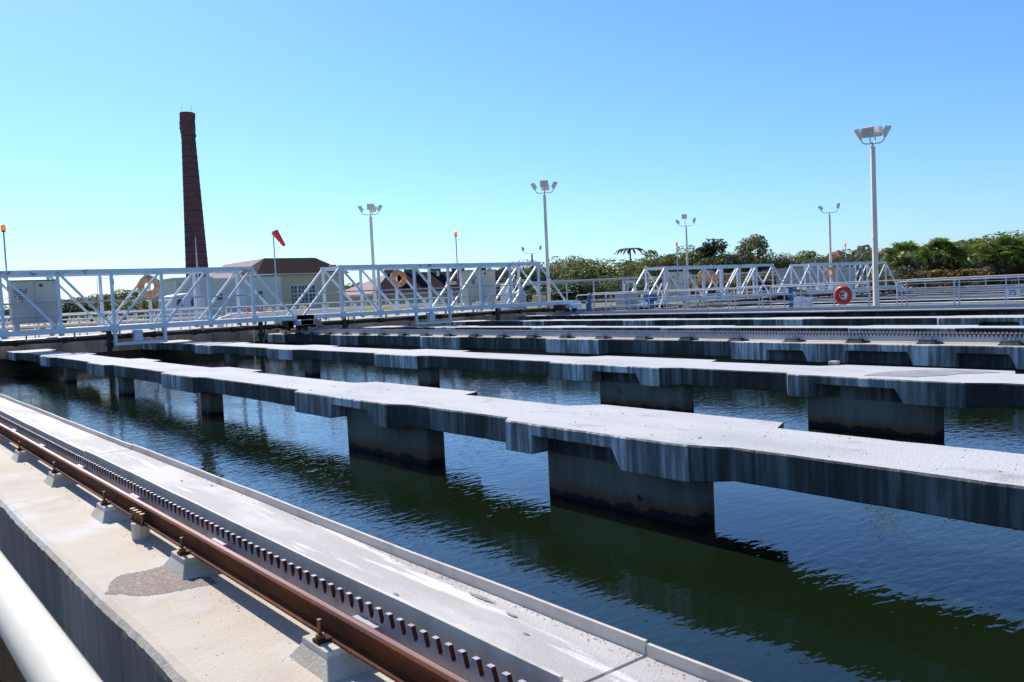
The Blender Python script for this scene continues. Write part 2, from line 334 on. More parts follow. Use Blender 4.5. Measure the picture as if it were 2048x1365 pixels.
# ------------------------------------------------------------------ concrete beams
WIDE = [(4.10, 6.34, 1), (8.38, 10.9, 1), (14.9, 16.75, 0), (20.9, 22.6, 0), (27.0, 28.5, 0), (32.6, 34.40, 0), (-1.9, 0.5, 1), (-7.8, -5.6, 0)]
def wob(y, s=1.0, seed=0): return s * (.006 * math.sin(y * 2.1 + seed) + .004 * math.sin(y * 7.3 + seed * 2) + .003 * math.sin(y * 17 + seed))
def beam_body(m, xf, xb, pf, pb, seed, W, ya, yb, depth, mt=None, top=None, notches=None, rec=.2):
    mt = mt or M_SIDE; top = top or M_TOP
    key = set()
    def piece(y, tab):
        for (y0, v0), (y1, v1) in zip(tab, tab[1:]):
            if y0 <= y <= y1: return v0 + (v1 - v0) * ((y - y0) / (y1 - y0) if y1 > y0 else 0)
        return tab[0][1] if y < tab[0][0] else tab[-1][1]
    F = [(ya, 0)]; Bk = [(ya, 0)]; D = [(ya, depth)]; Nt = [(ya, depth)]
    for (a, c, nn) in sorted(W):
        F += [(a - .33, 0), (a, pf), (c - .10, pf), (c, 0)]; Bk += [(a - .1, 0), (a + .02, pb), (c - .12, pb), (c + .12, 0)]
        D += [(a - .33, depth), (a, depth + .035), (c - .1, depth + .035), (c, depth)]
        last = [(a - .33, depth), (a, depth + .035)]
        for (n0, n1, d) in sorted(nn or []):
            last += [(n0, depth + .035), (n0 + .10, d), (n1, d), (n1 + .01, depth + .035)]
        Nt += last + [(c - .1, depth + .035), (c, depth)]
    for T in (F, Bk, D, Nt): T.append((yb, T[-1][1])); key |= {round(t_[0], 4) for t_ in T}
    y = ya
    while y < yb: key.add(round(y, 4)); y += .12 if y < 12 else .3
    ys_ = sorted(k for k in key if ya <= k <= yb); vs = []; n = 0
    r_ = random.Random(seed * 7 + 1)
    for y in ys_:
        x0 = xf - piece(y, F) + wob(y, 1, seed); x1 = xb + piece(y, Bk) + wob(y, 1, seed + 3); d = piece(y, D); dn = min(piece(y, Nt), d)
        j0 = r_.uniform(-.004, .004); c_ = .012
        vs += [(x0 + c_ + j0, y, Z0), (x0 + j0 * .5, y, Z0 - c_ - abs(j0)), (x0, y, Z0 - dn + .01), (x0 + .01, y, Z0 - dn), (x0 + rec, y, Z0 - dn), (x0 + rec + .001, y, Z0 - d), (x1 - .01, y, Z0 - d), (x1, y, Z0 - d + .01), (x1 + j0 * .5, y, Z0 - c_), (x1 - c_ + j0, y, Z0)]
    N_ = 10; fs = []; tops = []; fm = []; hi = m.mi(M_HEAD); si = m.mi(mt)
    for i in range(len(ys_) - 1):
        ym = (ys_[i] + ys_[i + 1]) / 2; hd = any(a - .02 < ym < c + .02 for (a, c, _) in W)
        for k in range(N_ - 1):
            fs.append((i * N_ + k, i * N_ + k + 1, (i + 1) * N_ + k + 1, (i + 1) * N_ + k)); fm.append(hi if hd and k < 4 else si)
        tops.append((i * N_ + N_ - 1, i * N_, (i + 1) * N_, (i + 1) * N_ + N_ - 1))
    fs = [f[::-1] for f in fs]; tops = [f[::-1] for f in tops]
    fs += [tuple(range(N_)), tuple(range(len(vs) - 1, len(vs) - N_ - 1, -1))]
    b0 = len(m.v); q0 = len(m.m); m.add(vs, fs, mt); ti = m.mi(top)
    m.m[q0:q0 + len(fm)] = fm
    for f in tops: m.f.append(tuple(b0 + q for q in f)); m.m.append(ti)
def beam(xf, xb, pf, pb, label, seed, xp):
    t = thing('concrete_beam', label, 'beam', ((xf + xb) / 2, 12, ZW), 'walkway beams crossing the basins')
    W = []
    for (a, c, notch) in WIDE:
        nn = []
        if notch == 1: nn = [(a + .66, c - .47, .11)] if a < 8 else [(a + .36, c - 1.14, .11)]
        W.append((a, c, nn))
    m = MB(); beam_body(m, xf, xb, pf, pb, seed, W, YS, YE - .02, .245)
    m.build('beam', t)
    zb = Z0 - .245
    for (a, c) in (((4.215, 5.92) if xf < 6 else (4.52, 6.12)), ((7.95, 9.8) if xf < 6 else (8.13, 9.85)), (14.8, 15.27), (20.3, 20.75), (26.0, 26.4), (-1.8, 0.1)):
        p = MB(); p.box(xp, a, -2.55, xp + .24, c, zb - .002, M_PIER); p.build('pier', t, bevel=.015)
    return t
beam(4.97, 5.87, .12, .26, 'long white topped concrete beam nearest the gear rack, with large heads', 1, 5.08)
beam(9.53, 10.47, .14, .30, 'second long concrete beam out from the near track, dark stain on its top', 2, 9.62)
beam(18.95, 19.75, .14, .28, 'long concrete beam just beyond the middle rail wall', 3, 19.0)
beam(23.45, 24.35, .14, .28, 'farthest long concrete beam, just before the gallery rail wall', 4, 23.5)
for x in (40.5, 45.3, 55.0, 60.0):
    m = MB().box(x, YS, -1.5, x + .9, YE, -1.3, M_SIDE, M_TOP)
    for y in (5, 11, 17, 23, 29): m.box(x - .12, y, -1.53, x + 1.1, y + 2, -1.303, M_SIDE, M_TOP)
    for y in (5.4, 17.4, 29): m.box(x + .2, y, -2.5, x + .5, y + .5, -1.5, M_PIER)
    tag(m.build('concrete_beam', bevel=.01), {40.5: 'first thin concrete beam right of the gallery railing', 45.3: 'concrete beam in the far basin under the third bridge',
        55.0: 'concrete beam left in the farthest basin', 60.0: 'outermost concrete beam under the fourth bridge'}[x], 'beam', 'walkway beams crossing the basins')
# small block on the second beam
m = MB().box(10.66, 6.32, Z0 + .001, 10.76, 6.44, Z0 + .05, M_WALLTOP)
tag(m.build('concrete_block', bevel=.008), 'small concrete block on the back edge of the second beam', 'block')
STAIN2 = True
# damp stain sheets are part of the beam surface: dark patch on the second beam
def stain(pts, z, m_, name, parent):
    o = MB().add([(x, y, z) for x, y in pts], [tuple(range(len(pts)))], m_).build(name, parent); return o
M_STAIN = mat('damp_patch', (0.26, 0.25, 0.25), .9, c2=(.36, .35, .35), scale=5)
M_STAINB = mat('bare_patch', (0.22, 0.16, 0.12), .8, c2=(.50, .44, .38), scale=85, lo=.5, hi=.72, bump=.006, bscale=110)

for o in list(COL.objects):
    if o.get('label', '').startswith('second long concrete'):
        pp_ = [(9.59, 5.35), (9.85, 5.36), (10.06, 5.32), (10.41, 5.12), (10.62, 4.85), (10.62, 4.4), (10.51, 4.18), (10.2, 4.5), (9.97, 4.56), (9.72, 4.77)]
        k_ = len(pp_); r2_ = random.Random(4); P_ = []
        for i_ in range(k_):
            a_, b_ = pp_[i_], pp_[(i_ + 1) % k_]
            for j_ in range(8): P_.append((a_[0] + (b_[0] - a_[0]) * j_ / 8 + r2_.uniform(-.01, .01), a_[1] + (b_[1] - a_[1]) * j_ / 8 + r2_.uniform(-.015, .015)))
        stain(P_, Z0 + .004, M_STAIN, 'damp_patch', o)
for o in list(COL.objects):
    if o.get('label', '').startswith('long white topped concrete beam'):
        r4 = random.Random(12); m_ = MB(); mt_ = mat('dropping', (.20, .18, .15), .9)
        for i_ in range(170):
            x_, y_ = r4.uniform(5.0, 5.85), r4.uniform(1.8, 14); s_ = r4.uniform(.003, .011) * (1 if r4.random() < .93 else 2.2); a0 = r4.uniform(0, 6)
            P = [(x_ + s_ * math.cos(a0 + j * 1.257) * r4.uniform(.5, 1.3), y_ + s_ * math.sin(a0 + j * 1.257) * r4.uniform(.5, 1.3), Z0 + .002) for j in range(5)]
            m_.add(P + [(x_, y_, Z0 + s_ * .3 + .002)], [(j, (j + 1) % 5, 5) for j in range(5)], mt_)
        g_ = m_.build('grit', o); g_['kind'] = 'stuff'
BEAMS = [o for o in COL.objects if o.name.startswith('concrete_beam')]
# ------------------------------------------------------------------ rails, racks, pads
def rail_bar(m, xc, y0, y1, zt, h=.085):
    prof = [(-.036, -h), (.036, -h), (.036, -h + .007), (.010, -h + .016), (.006, -.045), (.006, -.028), (.019, -.019), (.020, -.005), (.015, -.001), (-.015, -.001), (-.020, -.005), (-.019, -.019),
            (-.006, -.028), (-.006, -.045), (-.010, -h + .016), (-.036, -h + .007)]
    n = len(prof)
    m.add([(xc + p[0], y0, zt + p[1]) for p in prof] + [(xc + p[0], y1, zt + p[1]) for p in prof],
          [(i, n + i, n + (i + 1) % n, (i + 1) % n) for i in range(n)] + [tuple(range(n)), tuple(range(2 * n - 1, n - 1, -1))], M_RUST)
    # smoother, lighter crown strip, the rail top's highlight put into its colour
    m.add([(xc - .008, y0, zt), (xc + .010, y0, zt), (xc + .010, y1, zt), (xc - .008, y1, zt)], [(0, 1, 2, 3)], M_RAILTOP)
def rack_bar(m, x0, x1, y0, y1, zt, mt, tooth=.068, depth=.046, zb=-1.10, flank=None):
    flank = flank or mt
    n = int((y1 - y0) / tooth); prof = []
    for i in range(n):
        y = y0 + i * tooth
        prof += [(y, zt - depth), (y + tooth * .12, zt - depth), (y + tooth * .34, zt), (y + tooth * .66, zt), (y + tooth * .88, zt - depth)]
    prof.append((y0 + n * tooth, zt - depth))
    vs = []; fs = []; k = len(prof)
    for (y, z) in prof: vs += [(x0, y, z), (x1, y, z), (x1, y, zb), (x0, y, zb)]
    a = m.mi(mt); f = m.mi(flank); base = len(m.v); m.v += vs
    for i in range(k - 1):
        p = base + i * 4; q = p + 4
        if q + 0 >= len(m.v): break
        dz = abs(prof[i][1] - prof[i + 1][1]) > .01
        m.f.append((p, p + 1, q + 1, q)); m.m.append(f if dz else a)
        m.f.append((p, q, q + 3, p + 3)); m.m.append(a)
        m.f.append((p + 1, p + 2, q + 2, q + 1)); m.m.append(a)
    m.box(x0 - .001, y0 - .01, zb - .01, x1 + .001, y0, zt - depth, mt)
PADY = [2.52 + 1.362 * i for i in range(-6, 24)]
def pad(t, xa, xb, yc, bolts, half=.09, ext=.06, flip=False):
    m = MB(); zt = -1.085
    a, c = (xa, xb)
    vs = [(a - .03, yc - half - ext, Z0 - .005), (c + .03, yc - half - ext, Z0 - .005), (c + .03, yc + half + ext, Z0 - .005), (a - .03, yc + half + ext, Z0 - .005),
          (a, yc - half, zt - .02), (c, yc - half, zt - .02), (c, yc + half, zt - .02), (a, yc + half, zt - .02),
          (a, yc - half, zt), (c, yc - half, zt), (c, yc + half, zt), (a, yc + half, zt)]
    m.add(vs, [(0, 1, 5, 4), (1, 2, 6, 5), (2, 3, 7, 6), (3, 0, 4, 7), (4, 5, 9, 8), (5, 6, 10, 9), (6, 7, 11, 10), (7, 4, 8, 11), (8, 9, 10, 11)], M_WALLTOP if flip is False else M_SIDE)
    p = m.build('support_pad', t, bevel=.004)
    for (bx, s) in bolts:
        q = MB(); q.tube([(bx, yc, zt), (bx, yc, zt + .075)], .0075, M_BRASS, 8); q.tube([(bx, yc, zt + .012), (bx, yc, zt + .028)], .015, M_BRASS, 6)
        q.build('bolt', p)
        q = MB(); q.box(min(bx - .018 * s, bx + .045 * s), yc - .022, zt + .001, max(bx - .018 * s, bx + .045 * s), yc + .022, zt + .012, M_RUST); q.build('rail_clip', p, bevel=.002)
    return p
# near rail
XR = 1.23
t = thing('crane_rail', 'rusty steel rail on concrete pads in the foreground', 'rail', (XR, 10, -1.085))
m = MB(); rail_bar(m, XR, -6, YE, -1.0); m.build('rail_bar', t, smooth=True)
for y in PADY: pad(t, XR - .085, XR + .085, y, [(XR - .062, 1)])
m = MB()      # splice with four bolts
ys = 4.62
m.box(XR - .062, ys - .11, -1.078, XR - .034, ys + .11, -1.068, M_RUST)
sp = m.build('splice_plate', t, bevel=.002)
for i in range(4):
    y = ys - .085 + i * .057
    MB().tube([(XR - .05, y, -1.068), (XR - .05, y, -1.02)], .010, M_BRASS, 8).tube([(XR - .05, y, -1.035), (XR - .05, y, -1.018)], .014, M_BRASS, 8).build('bolt', sp)
MB().tube([(XR - .04, ys, -1.16), (XR - .04, ys, -1.078)], .045, M_WALLTOP, 10).build('grout_foot', t)
# near rack
t = thing('gear_rack', 'grey toothed gear rack between the rusty rail and the tray in front', 'rack', (1.35, 10, -1.1))
m = MB(); rack_bar(m, 1.346, 1.362, -6, YE, -1.01, M_RACK, flank=M_TEETH, zb=-1.15, depth=.042); m.build('rack_bar', t)
for y in PADY:
    m = MB(); m.box(1.318, y - .075, -1.14, 1.349, y + .075, -1.063, M_RACK); 
    b_ = m.build('rack_bracket', t, bevel=.002)
    for d in (-.04, .04): MB().tube([(1.318, y + d, -1.085), (1.300, y + d, -1.085)], .010, M_RACKW, 6).build('bolt', b_)
# near wall
def near_wall():
    m = MB(); ys_ = []; y = YS
    while y < YE - .05:
        ys_.append(y); y += .035 if 0.3 < y < 9 else (.08 if y < 16 else .3)
    ys_.append(YE - .02); vs = []; r_ = random.Random(3); a_ = b_ = 0
    for y in ys_:
        a_ = a_ * .6 + r_.uniform(-.0025, .0025); b_ = b_ * .3 + r_.uniform(-.0025, .0025)
        w = .79 + .006 * math.sin(y * .9) + .003 * math.sin(y * 4.1 + 1)
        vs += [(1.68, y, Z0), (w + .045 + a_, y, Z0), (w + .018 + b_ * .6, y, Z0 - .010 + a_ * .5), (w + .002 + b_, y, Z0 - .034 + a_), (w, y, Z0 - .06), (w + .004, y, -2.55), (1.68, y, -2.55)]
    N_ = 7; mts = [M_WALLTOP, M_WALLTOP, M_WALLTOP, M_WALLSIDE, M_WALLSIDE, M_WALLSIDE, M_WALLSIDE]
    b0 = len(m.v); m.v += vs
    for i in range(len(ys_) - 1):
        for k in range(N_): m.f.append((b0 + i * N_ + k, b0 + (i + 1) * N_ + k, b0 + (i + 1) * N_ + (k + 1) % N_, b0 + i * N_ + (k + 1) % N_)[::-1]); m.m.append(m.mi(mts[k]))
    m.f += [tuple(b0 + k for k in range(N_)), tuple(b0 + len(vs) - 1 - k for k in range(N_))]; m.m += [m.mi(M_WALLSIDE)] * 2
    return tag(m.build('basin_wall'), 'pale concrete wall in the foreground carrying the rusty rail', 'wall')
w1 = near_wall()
def smoothpoly(P, k=5):
    n = len(P); r = []
    for i in range(n):
        p0, p1, p2, p3 = (Vector(P[(i + d) % n]) for d in (-1, 0, 1, 2))
        for j in range(k):
            t_ = j / k; r.append(tuple(.5 * ((2 * p1) + (p2 - p0) * t_ + (2 * p0 - 5 * p1 + 4 * p2 - p3) * t_ * t_ + (3 * p1 - p0 - 3 * p2 + p3) * t_ ** 3)))
    return [(x + rnd.uniform(-.003, .003), y + rnd.uniform(-.006, .006)) for x, y in r]
def onplane(px, py, z):
    d = cam.matrix_world.to_3x3() @ Vector(((px - 1024) / 1713.5, (682.5 - py) / 1713.5, -1)); k = z / d.z; return (d.x * k, d.y * k)
OL = [(211, 1189), (222, 1166), (232, 1156), (248, 1149), (281, 1144), (305, 1138), (329, 1131), (348, 1139), (369, 1152), (401, 1155), (417, 1154), (438, 1167), (401, 1174), (361, 1182), (330, 1187), (307, 1191), (285, 1193), (262, 1192), (243, 1188), (230, 1190)]
P_ = []; r3 = random.Random(8)
for i_ in range(len(OL)):
    a_, b_ = onplane(*OL[i_], Z0), onplane(*OL[(i_ + 1) % len(OL)], Z0)
    for j_ in range(9): P_.append((a_[0] + (b_[0] - a_[0]) * j_ / 9 + r3.uniform(-.0035, .0035), a_[1] + (b_[1] - a_[1]) * j_ / 9 + r3.uniform(-.008, .008)))
stain(P_, Z0 + .001, M_STAINB, 'bare_patch', w1)
# tray
t = thing('cable_tray', 'shallow pale tray with raised lips along the foreground water edge', 'tray', (1.58, 10, -1.15))
joints = [-3.6, 1.64, 6.85, 12.05, 17.3, 22.5, 27.7, 33.0]
for i in range(len(joints) - 1):
    a, c = joints[i] + .006, joints[i + 1] - .006; g_ = .004 * (i % 2)
    m = MB(); m.box(1.425, a, -1.15, 1.745, c, -1.036, M_TRAY)
    f = m.build('tray_section', t, bevel=.002)
    for x in (1.414, 1.738):
        pts = []; k = int((c - a) / .25)
        m = MB(); vs = []; 
        for j in range(k + 1):
            y = a + (c - a) * j / k; dx = .0035 * math.sin(y * 1.3 + x * 40) + .0015 * math.sin(y * 6) + (.004 if i % 2 else 0); dz = .0012 * math.sin(y * 3 + x)
            vs += [(x + dx, y, -1.152), (x + .012 + dx, y, -1.152), (x + .012 + dx, y, -1.0 + g_ + dz), (x + dx, y, -1.0 + g_ + dz)]
        fs = []
        for j in range(k):
            for q in range(4): fs.append((j * 4 + q, j * 4 + 4 + q, j * 4 + 4 + (q + 1) % 4, j * 4 + (q + 1) % 4))
        fs += [(0, 1, 2, 3), (k * 4 + 3, k * 4 + 2, k * 4 + 1, k * 4)]
        m.add(vs, fs, M_TRAYLIP); m.build('side_lip', f)
# bare patches on the tray
M_TP = mat('tray_patch', (0.24, 0.19, 0.17), .85, c2=(.38, .33, .31), scale=50)
for (x, y, rx, ry) in ((1.69, 2.35, .012, .08), (1.665, 2.15, .006, .03), (1.56, 1.47, .014, .03), (1.60, 2.0, .004, .012), (1.64, 1.38, .01, .02), (1.50, 2.6, .005, .02), (1.70, 5.0, .006, .03), (1.62, 5.3, .006, .02)):
    P = smoothpoly([(x + rx * math.cos(q) * rnd.uniform(.7, 1.2), y + ry * math.sin(q) * rnd.uniform(.7, 1.2)) for q in [k * .785 for k in range(8)]], 3)
    P = [(px + rnd.uniform(-1, 1) * .001, py) for px, py in P]
    stain(P, -1.0325, M_TP, 'bare_patch', f)

def grit(name, parent, n, fx, z, m_, smin, smax):
    r_ = random.Random(n); m = MB()
    for i in range(n):
        x, y = fx(r_); s_ = r_.uniform(smin, smax) * (1 + y * .08); k = 5; a0 = r_.uniform(0, 6)
        P = [(x + s_ * .6 * math.cos(a0 + j * 1.257) * r_.uniform(.6, 1.2), y + s_ * math.sin(a0 + j * 1.257) * r_.uniform(.6, 1.2), z + .0015) for j in range(k)]
        m.add(P + [(x, y, z + s_ * .5)], [(j, (j + 1) % k, k) for j in range(k)], m_)
    o = m.build(name, parent); o['kind'] = 'stuff'; return o
M_GRIT = mat('grit_dark', (0.16, 0.13, 0.11), .9)
grit('grit', f, 420, lambda r_: (1.737 - abs(r_.gauss(0, .022)), r_.uniform(.9, 9) if r_.random() < .5 else r_.uniform(.9, 3.2)), -1.036, M_GRIT, .0012, .0042)
grit('grit', w1, 260, lambda r_: (r_.uniform(.86, 1.14), r_.uniform(1.6, 12)), Z0, M_GRIT, .001, .0035)
grit('grit', w1, 500, lambda r_: (1.175 + abs(r_.gauss(0, .03)) * -1 + .02, r_.uniform(1.6, 12)), Z0, M_GRIT, .001, .0045)
# middle wall: slab with heads and recesses, two racks and a rail
t = thing('basin_wall', 'middle concrete wall carrying a rusty rail between two light racks', 'wall', (14.9, 12, Z0))
W2 = [(2.0, 10.88), (14.6, 16.6), (20.3, 22.5), (26.4, 28.5), (32.4, 34.3), (-4, -1)]
m = MB(); xf, xb = 14.42, 15.5
Wm = [(2.0, 10.88, [(9.05, 9.95, .15), (7.05, 8.29, .13), (5.45, 6.35, .13), (3.4, 4.6, .13)]), (14.6, 16.6, []), (20.3, 22.5, []), (26.4, 28.5, []), (32.4, 34.2, []), (-4, -1, [])]
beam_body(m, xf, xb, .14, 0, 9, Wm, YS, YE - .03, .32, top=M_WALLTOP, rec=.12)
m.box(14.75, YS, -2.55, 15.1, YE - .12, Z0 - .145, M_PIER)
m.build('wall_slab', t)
t = thing('crane_rail', 'thin rusty rail on the middle wall between two toothed racks', 'rail', (14.78, 12, -1.085))
m = MB(); rail_bar(m, 14.78, YS + 1, YE - .1, -1.0); m.build('rail_bar', t)
t = thing('gear_rack', 'light grey toothed rack in front of the middle rail', 'rack', (14.55, 12, -1.15))
m = MB(); rack_bar(m, 14.54, 14.57, YS + 1, YE - 1, -1.003, M_RACKW, zb=-1.125); m.build('rack_bar', t)
for i, y in enumerate([9.50 - 1.30 * k for k in range(-18, 9)]):
    pp = pad(t, 14.44, 14.68, y, [], .13, .05, flip=True)
    q = MB()
    for d in (-.03, .03): q.tube([(14.52, y + d, -1.09), (14.52, y + d, -1.05)], .012, M_RACKW, 6)
    q.build('bolt', pp)
t = thing('gear_rack', 'second toothed rack behind the middle rail, tooth tips showing above it', 'rack', (15.15, 12, -1.15))
m = MB(); rack_bar(m, 15.12, 15.15, YS + 1, YE - 1, -0.995, M_RACKW, zb=-1.158); m.build('rack_bar', t)
t = thing('crane_rail', 'second thin rusty rail along the back of the middle wall', 'rail', (15.3, 12, -1.085))
m = MB(); rail_bar(m, 15.32, YS + 1, YE - .1, -1.03); m.build('rail_bar', t)

# gallery wall (third wall)
t = thing('basin_wall', 'far gallery rail wall in front of the pipe railing', 'wall', (28.5, 12, Z0))
m = MB().box(28.05, YS, -2.5, 29.3, YE - .03, Z0, M_SIDE, MATS['dark_floor'])
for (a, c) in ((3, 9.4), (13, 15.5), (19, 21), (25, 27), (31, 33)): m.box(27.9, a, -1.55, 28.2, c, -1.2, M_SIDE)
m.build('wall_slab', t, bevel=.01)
t = thing('cable_tray', 'far tray with a rounded lip along the gallery wall', 'tray', (27.9, 12, -1.2))
for i, (a, c) in enumerate(((YS, 4.1), (4.12, 10.2), (10.22, 16.0), (16.02, 22.0), (22.02, 28), (28.02, 33.5))):
    m = MB(); m.box(27.74, a, -1.14, 28.2, c, -1.10, M_TRAY); f = m.build('tray_section', t)
    MB().tube([(27.73, a, -1.115 - .01 * (i % 2)), (27.73, c, -1.115 - .01 * (i % 2))], .035, M_RAILP, 8).build('side_lip', f)
t = thing('gear_rack', 'pale toothed rack along the gallery wall below the railing', 'rack', (28.4, 12, -1.15))
m = MB(); rack_bar(m, 28.38, 28.42, YS + 1, YE - 1, -0.97, mat('gallery_rack', (.34, .36, .39), .6), zb=-1.13, depth=.07, tooth=.075); m.build('rack_bar', t)
t = thing('crane_rail', 'thin rail hidden behind the gallery rack', 'rail', (28.7, 12, -1.1))
m = MB(); rail_bar(m, 28.7, YS + 1, YE - .1, -1.02); m.build('rail_bar', t)
# far walls for basins 3 and 4
for (x0, x1, lb) in ((35.4, 36.6, 'concrete rail wall on the far side of the gallery'), (50.2, 51.6, 'rail wall between the two far basins'), (65.4, 67, 'outermost rail wall beyond the fourth bridge')):
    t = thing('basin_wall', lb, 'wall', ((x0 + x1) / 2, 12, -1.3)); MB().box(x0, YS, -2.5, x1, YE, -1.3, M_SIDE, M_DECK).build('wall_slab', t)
    lbs = {35.4: ('rack on the near edge of the third basin', 'reddish rail on the near side of the third basin'), 50.2: ('rack on the wall between the two far basins', 'rail on the wall between the two far basins'),
           65.4: ('rack on the outermost rail wall', 'rail on the outermost rail wall')}[x0]
    t = thing('gear_rack', lbs[0], 'rack', (x0 + .2, 12, -1.3)); m = MB(); rack_bar(m, x0 + .2, x0 + .24, -2, YE - 1, -1.16, M_RACKW, zb=-1.29, depth=.05); m.build('rack_bar', t)
    t = thing('crane_rail', lbs[1], 'rail', (x0 + .6, 12, -1.3)); m = MB(); rail_bar(m, x0 + .6, -2, YE, -1.2); m.build('rail_bar', t)

# ------------------------------------------------------------------ railings
def railing(p0, p1, z0, h, n, label, mt=M_RAILP, r=.021, ncross=3, curved=False, group='pipe railings', posts=True, toe=False, ns=8):
    p0 = Vector((*p0, z0)); p1 = Vector((*p1, z0)); t = thing('railing', label, 'railing', tuple((p0 + p1) / 2), group)
    up = Vector((0, 0, 1)); d = (p1 - p0).normalized()
    m = MB()
    if curved:
        pts = [p0, p0 + up * (h - .12), p0 + up * (h - .035) + d * .035, p0 + up * h + d * .12, p1 + up * h - d * .12, p1 + up * (h - .035) - d * .035, p1 + up * (h - .12), p1]
    else: pts = [p0 + up * h, p1 + up * h]
    m.tube(pts, r, mt, ns); m.build('top_rail', t, smooth=True)
    for k in range(1, ncross):
        zz = up * (h * k / ncross); MB().tube([p0 + zz, p1 + zz], r * .85, mt, 8).build('cross_rail', t, smooth=True)
    for i in range(n + 1):
        if curved and i in (0, n): continue
        q = p0.lerp(p1, i / n); MB().tube([q, q + up * (h - .01)], r, mt, 8).build('post', t, smooth=True)
    if toe: MB().bar(p0 + up * .06, p1 + up * .06, .01, .1, mt).build('toe_board', t)
    return t
t = railing((.165, -4), (.165, 12), -1.60, 1.225, 8, 'blurred cream pipe railing right beside the camera', M_NEARP, .027, 3, posts=True, ns=32)
# the posts of the near railing stand on the walkway
GX = 31.0
secs = [((GX, 33.2), (GX, 28.1), 4, 'leftmost section of the gallery railing, behind the blue valve stem'),
        ((GX, 27.0), (GX, 21.7), 3, 'gallery railing section in front of the third bridge'),
        ((GX, 21.3), (GX, 16.95), 3, 'gallery railing section carrying the red life ring'),
        ((GX, 15.85), (GX, 11.4), 2, 'rightmost gallery railing section with a rounded corner, right of the tall light pole'),
        ((GX, 11.2), (GX, 2), 5, 'gallery railing continuing out of the picture on the right')]
for i, (a, c, n, lb) in enumerate(secs): railing(a, c, -1.17, .97, n, lb, curved=True, r=.026)
for i, (a, c, n, lb) in enumerate((((GX + 1.6, 34), (GX + 1.6, 24.5), 7, 'back gallery railing in front of the third bridge left half'),
        ((GX + 1.6, 24.3), (GX + 1.6, 16.5), 6, 'back gallery railing behind the red life ring'), ((GX + 1.6, 16.3), (GX + 1.6, 2), 8, 'back gallery railing with the white 75 sign'))):
    railing(a, c, -1.17, 1.03, n, lb, curved=True, r=.024)

# signs
def sign(txt, x, y, z, h, label):
    t = thing('sign', label, 'sign', (x, y, z), 'distance signs on the gallery railing')
    MB().box(x - .006, y - h * .8, z - h / 2, x + .006, y + h * .8, z + h / 2, M_WHITE).build('plate', t)
    c = bpy.data.curves.new('digits', 'FONT'); c.body = txt; c.size = h * .9; c.align_x = 'CENTER'; c.align_y = 'CENTER'; c.extrude = .002
    c.materials.append(M_BLACK)
    tmp = bpy.data.objects.new('tmp', c); COL.objects.link(tmp)
    dg = bpy.context.evaluated_depsgraph_get(); me = bpy.data.meshes.new_from_object(tmp.evaluated_get(dg)); bpy.data.objects.remove(tmp)
    o = bpy.data.objects.new('digits', me); COL.objects.link(o); o.parent = t; o.location = (-.010, 0, 0); o.rotation_euler = (R(90), 0, R(-90))
sign('25', 32.56, 25.15, -.55, .34, 'small white sign reading 25 on the railing before the third bridge')
sign('75', 32.56, 12.50, -.76, .30, 'small white sign reading 75 on the railing far right')
sign('50', 32.56, 18.62, -.66, .30, 'white sign reading 50 seen through the red life ring')

# ------------------------------------------------------------------ life rings
def ring(c, axis, Rr, r, mt, m2, label, dep=.6):
    t = thing('life_ring', label, 'life ring', c, 'life rings')
    MB().torus(c, axis, Rr, r, mt, 32, 10, m2, (3, 4, 11, 12, 19, 20, 27, 28)).build('buoy', t, smooth=True)
    m = MB(); c = Vector(c); ax = Vector(axis).normalized(); u = ax.orthogonal().normalized(); v = ax.cross(u)
    for k in range(4):
        a0 = math.pi / 4 + k * math.pi / 2
        pts = [c + (u * math.cos(a0 + s_ * 1.5) + v * math.sin(a0 + s_ * 1.5)) * (Rr + r + .012 - .0 * s_) + ax * .02 for s_ in [j / 6 for j in range(7)]]
        m.tube(pts, .008, M_PALE, 6)
    m.build('grab_rope', t)
    return t
ring((9.20, 32.30, .90), (-.25, -1, 0), .27, .115, M_RINGOLD, M_RINGOR, 'faded tan and orange life ring on the left bridge')
ring((19.62, 32.30, .93), (-.35, -1, 0), .25, .105, M_RINGOR, M_RINGOLD, 'faded orange life ring on the second bridge')
ring((42.9, 34.3, .62), (-.9, -.45, 0), .25, .09, M_RINGOR, M_RINGOLD, 'orange life ring seen edge on at left in the third bridge')
ring((43.6, 34.3, .60), (-.9, -.55, 0), .25, .09, M_RINGOR, M_RINGOLD, 'second orange life ring beside another in the third bridge')
ring((58.4, 35.0, .56), (-.9, -.6, 0), .27, .09, M_RINGOR, M_RINGOR, 'bright orange life ring in the fourth bridge')
ring((30.93, 17.96, -.62), (-1, 0, 0), .275, .095, M_RED, M_RED, 'red life ring with white bands hung on the gallery railing')

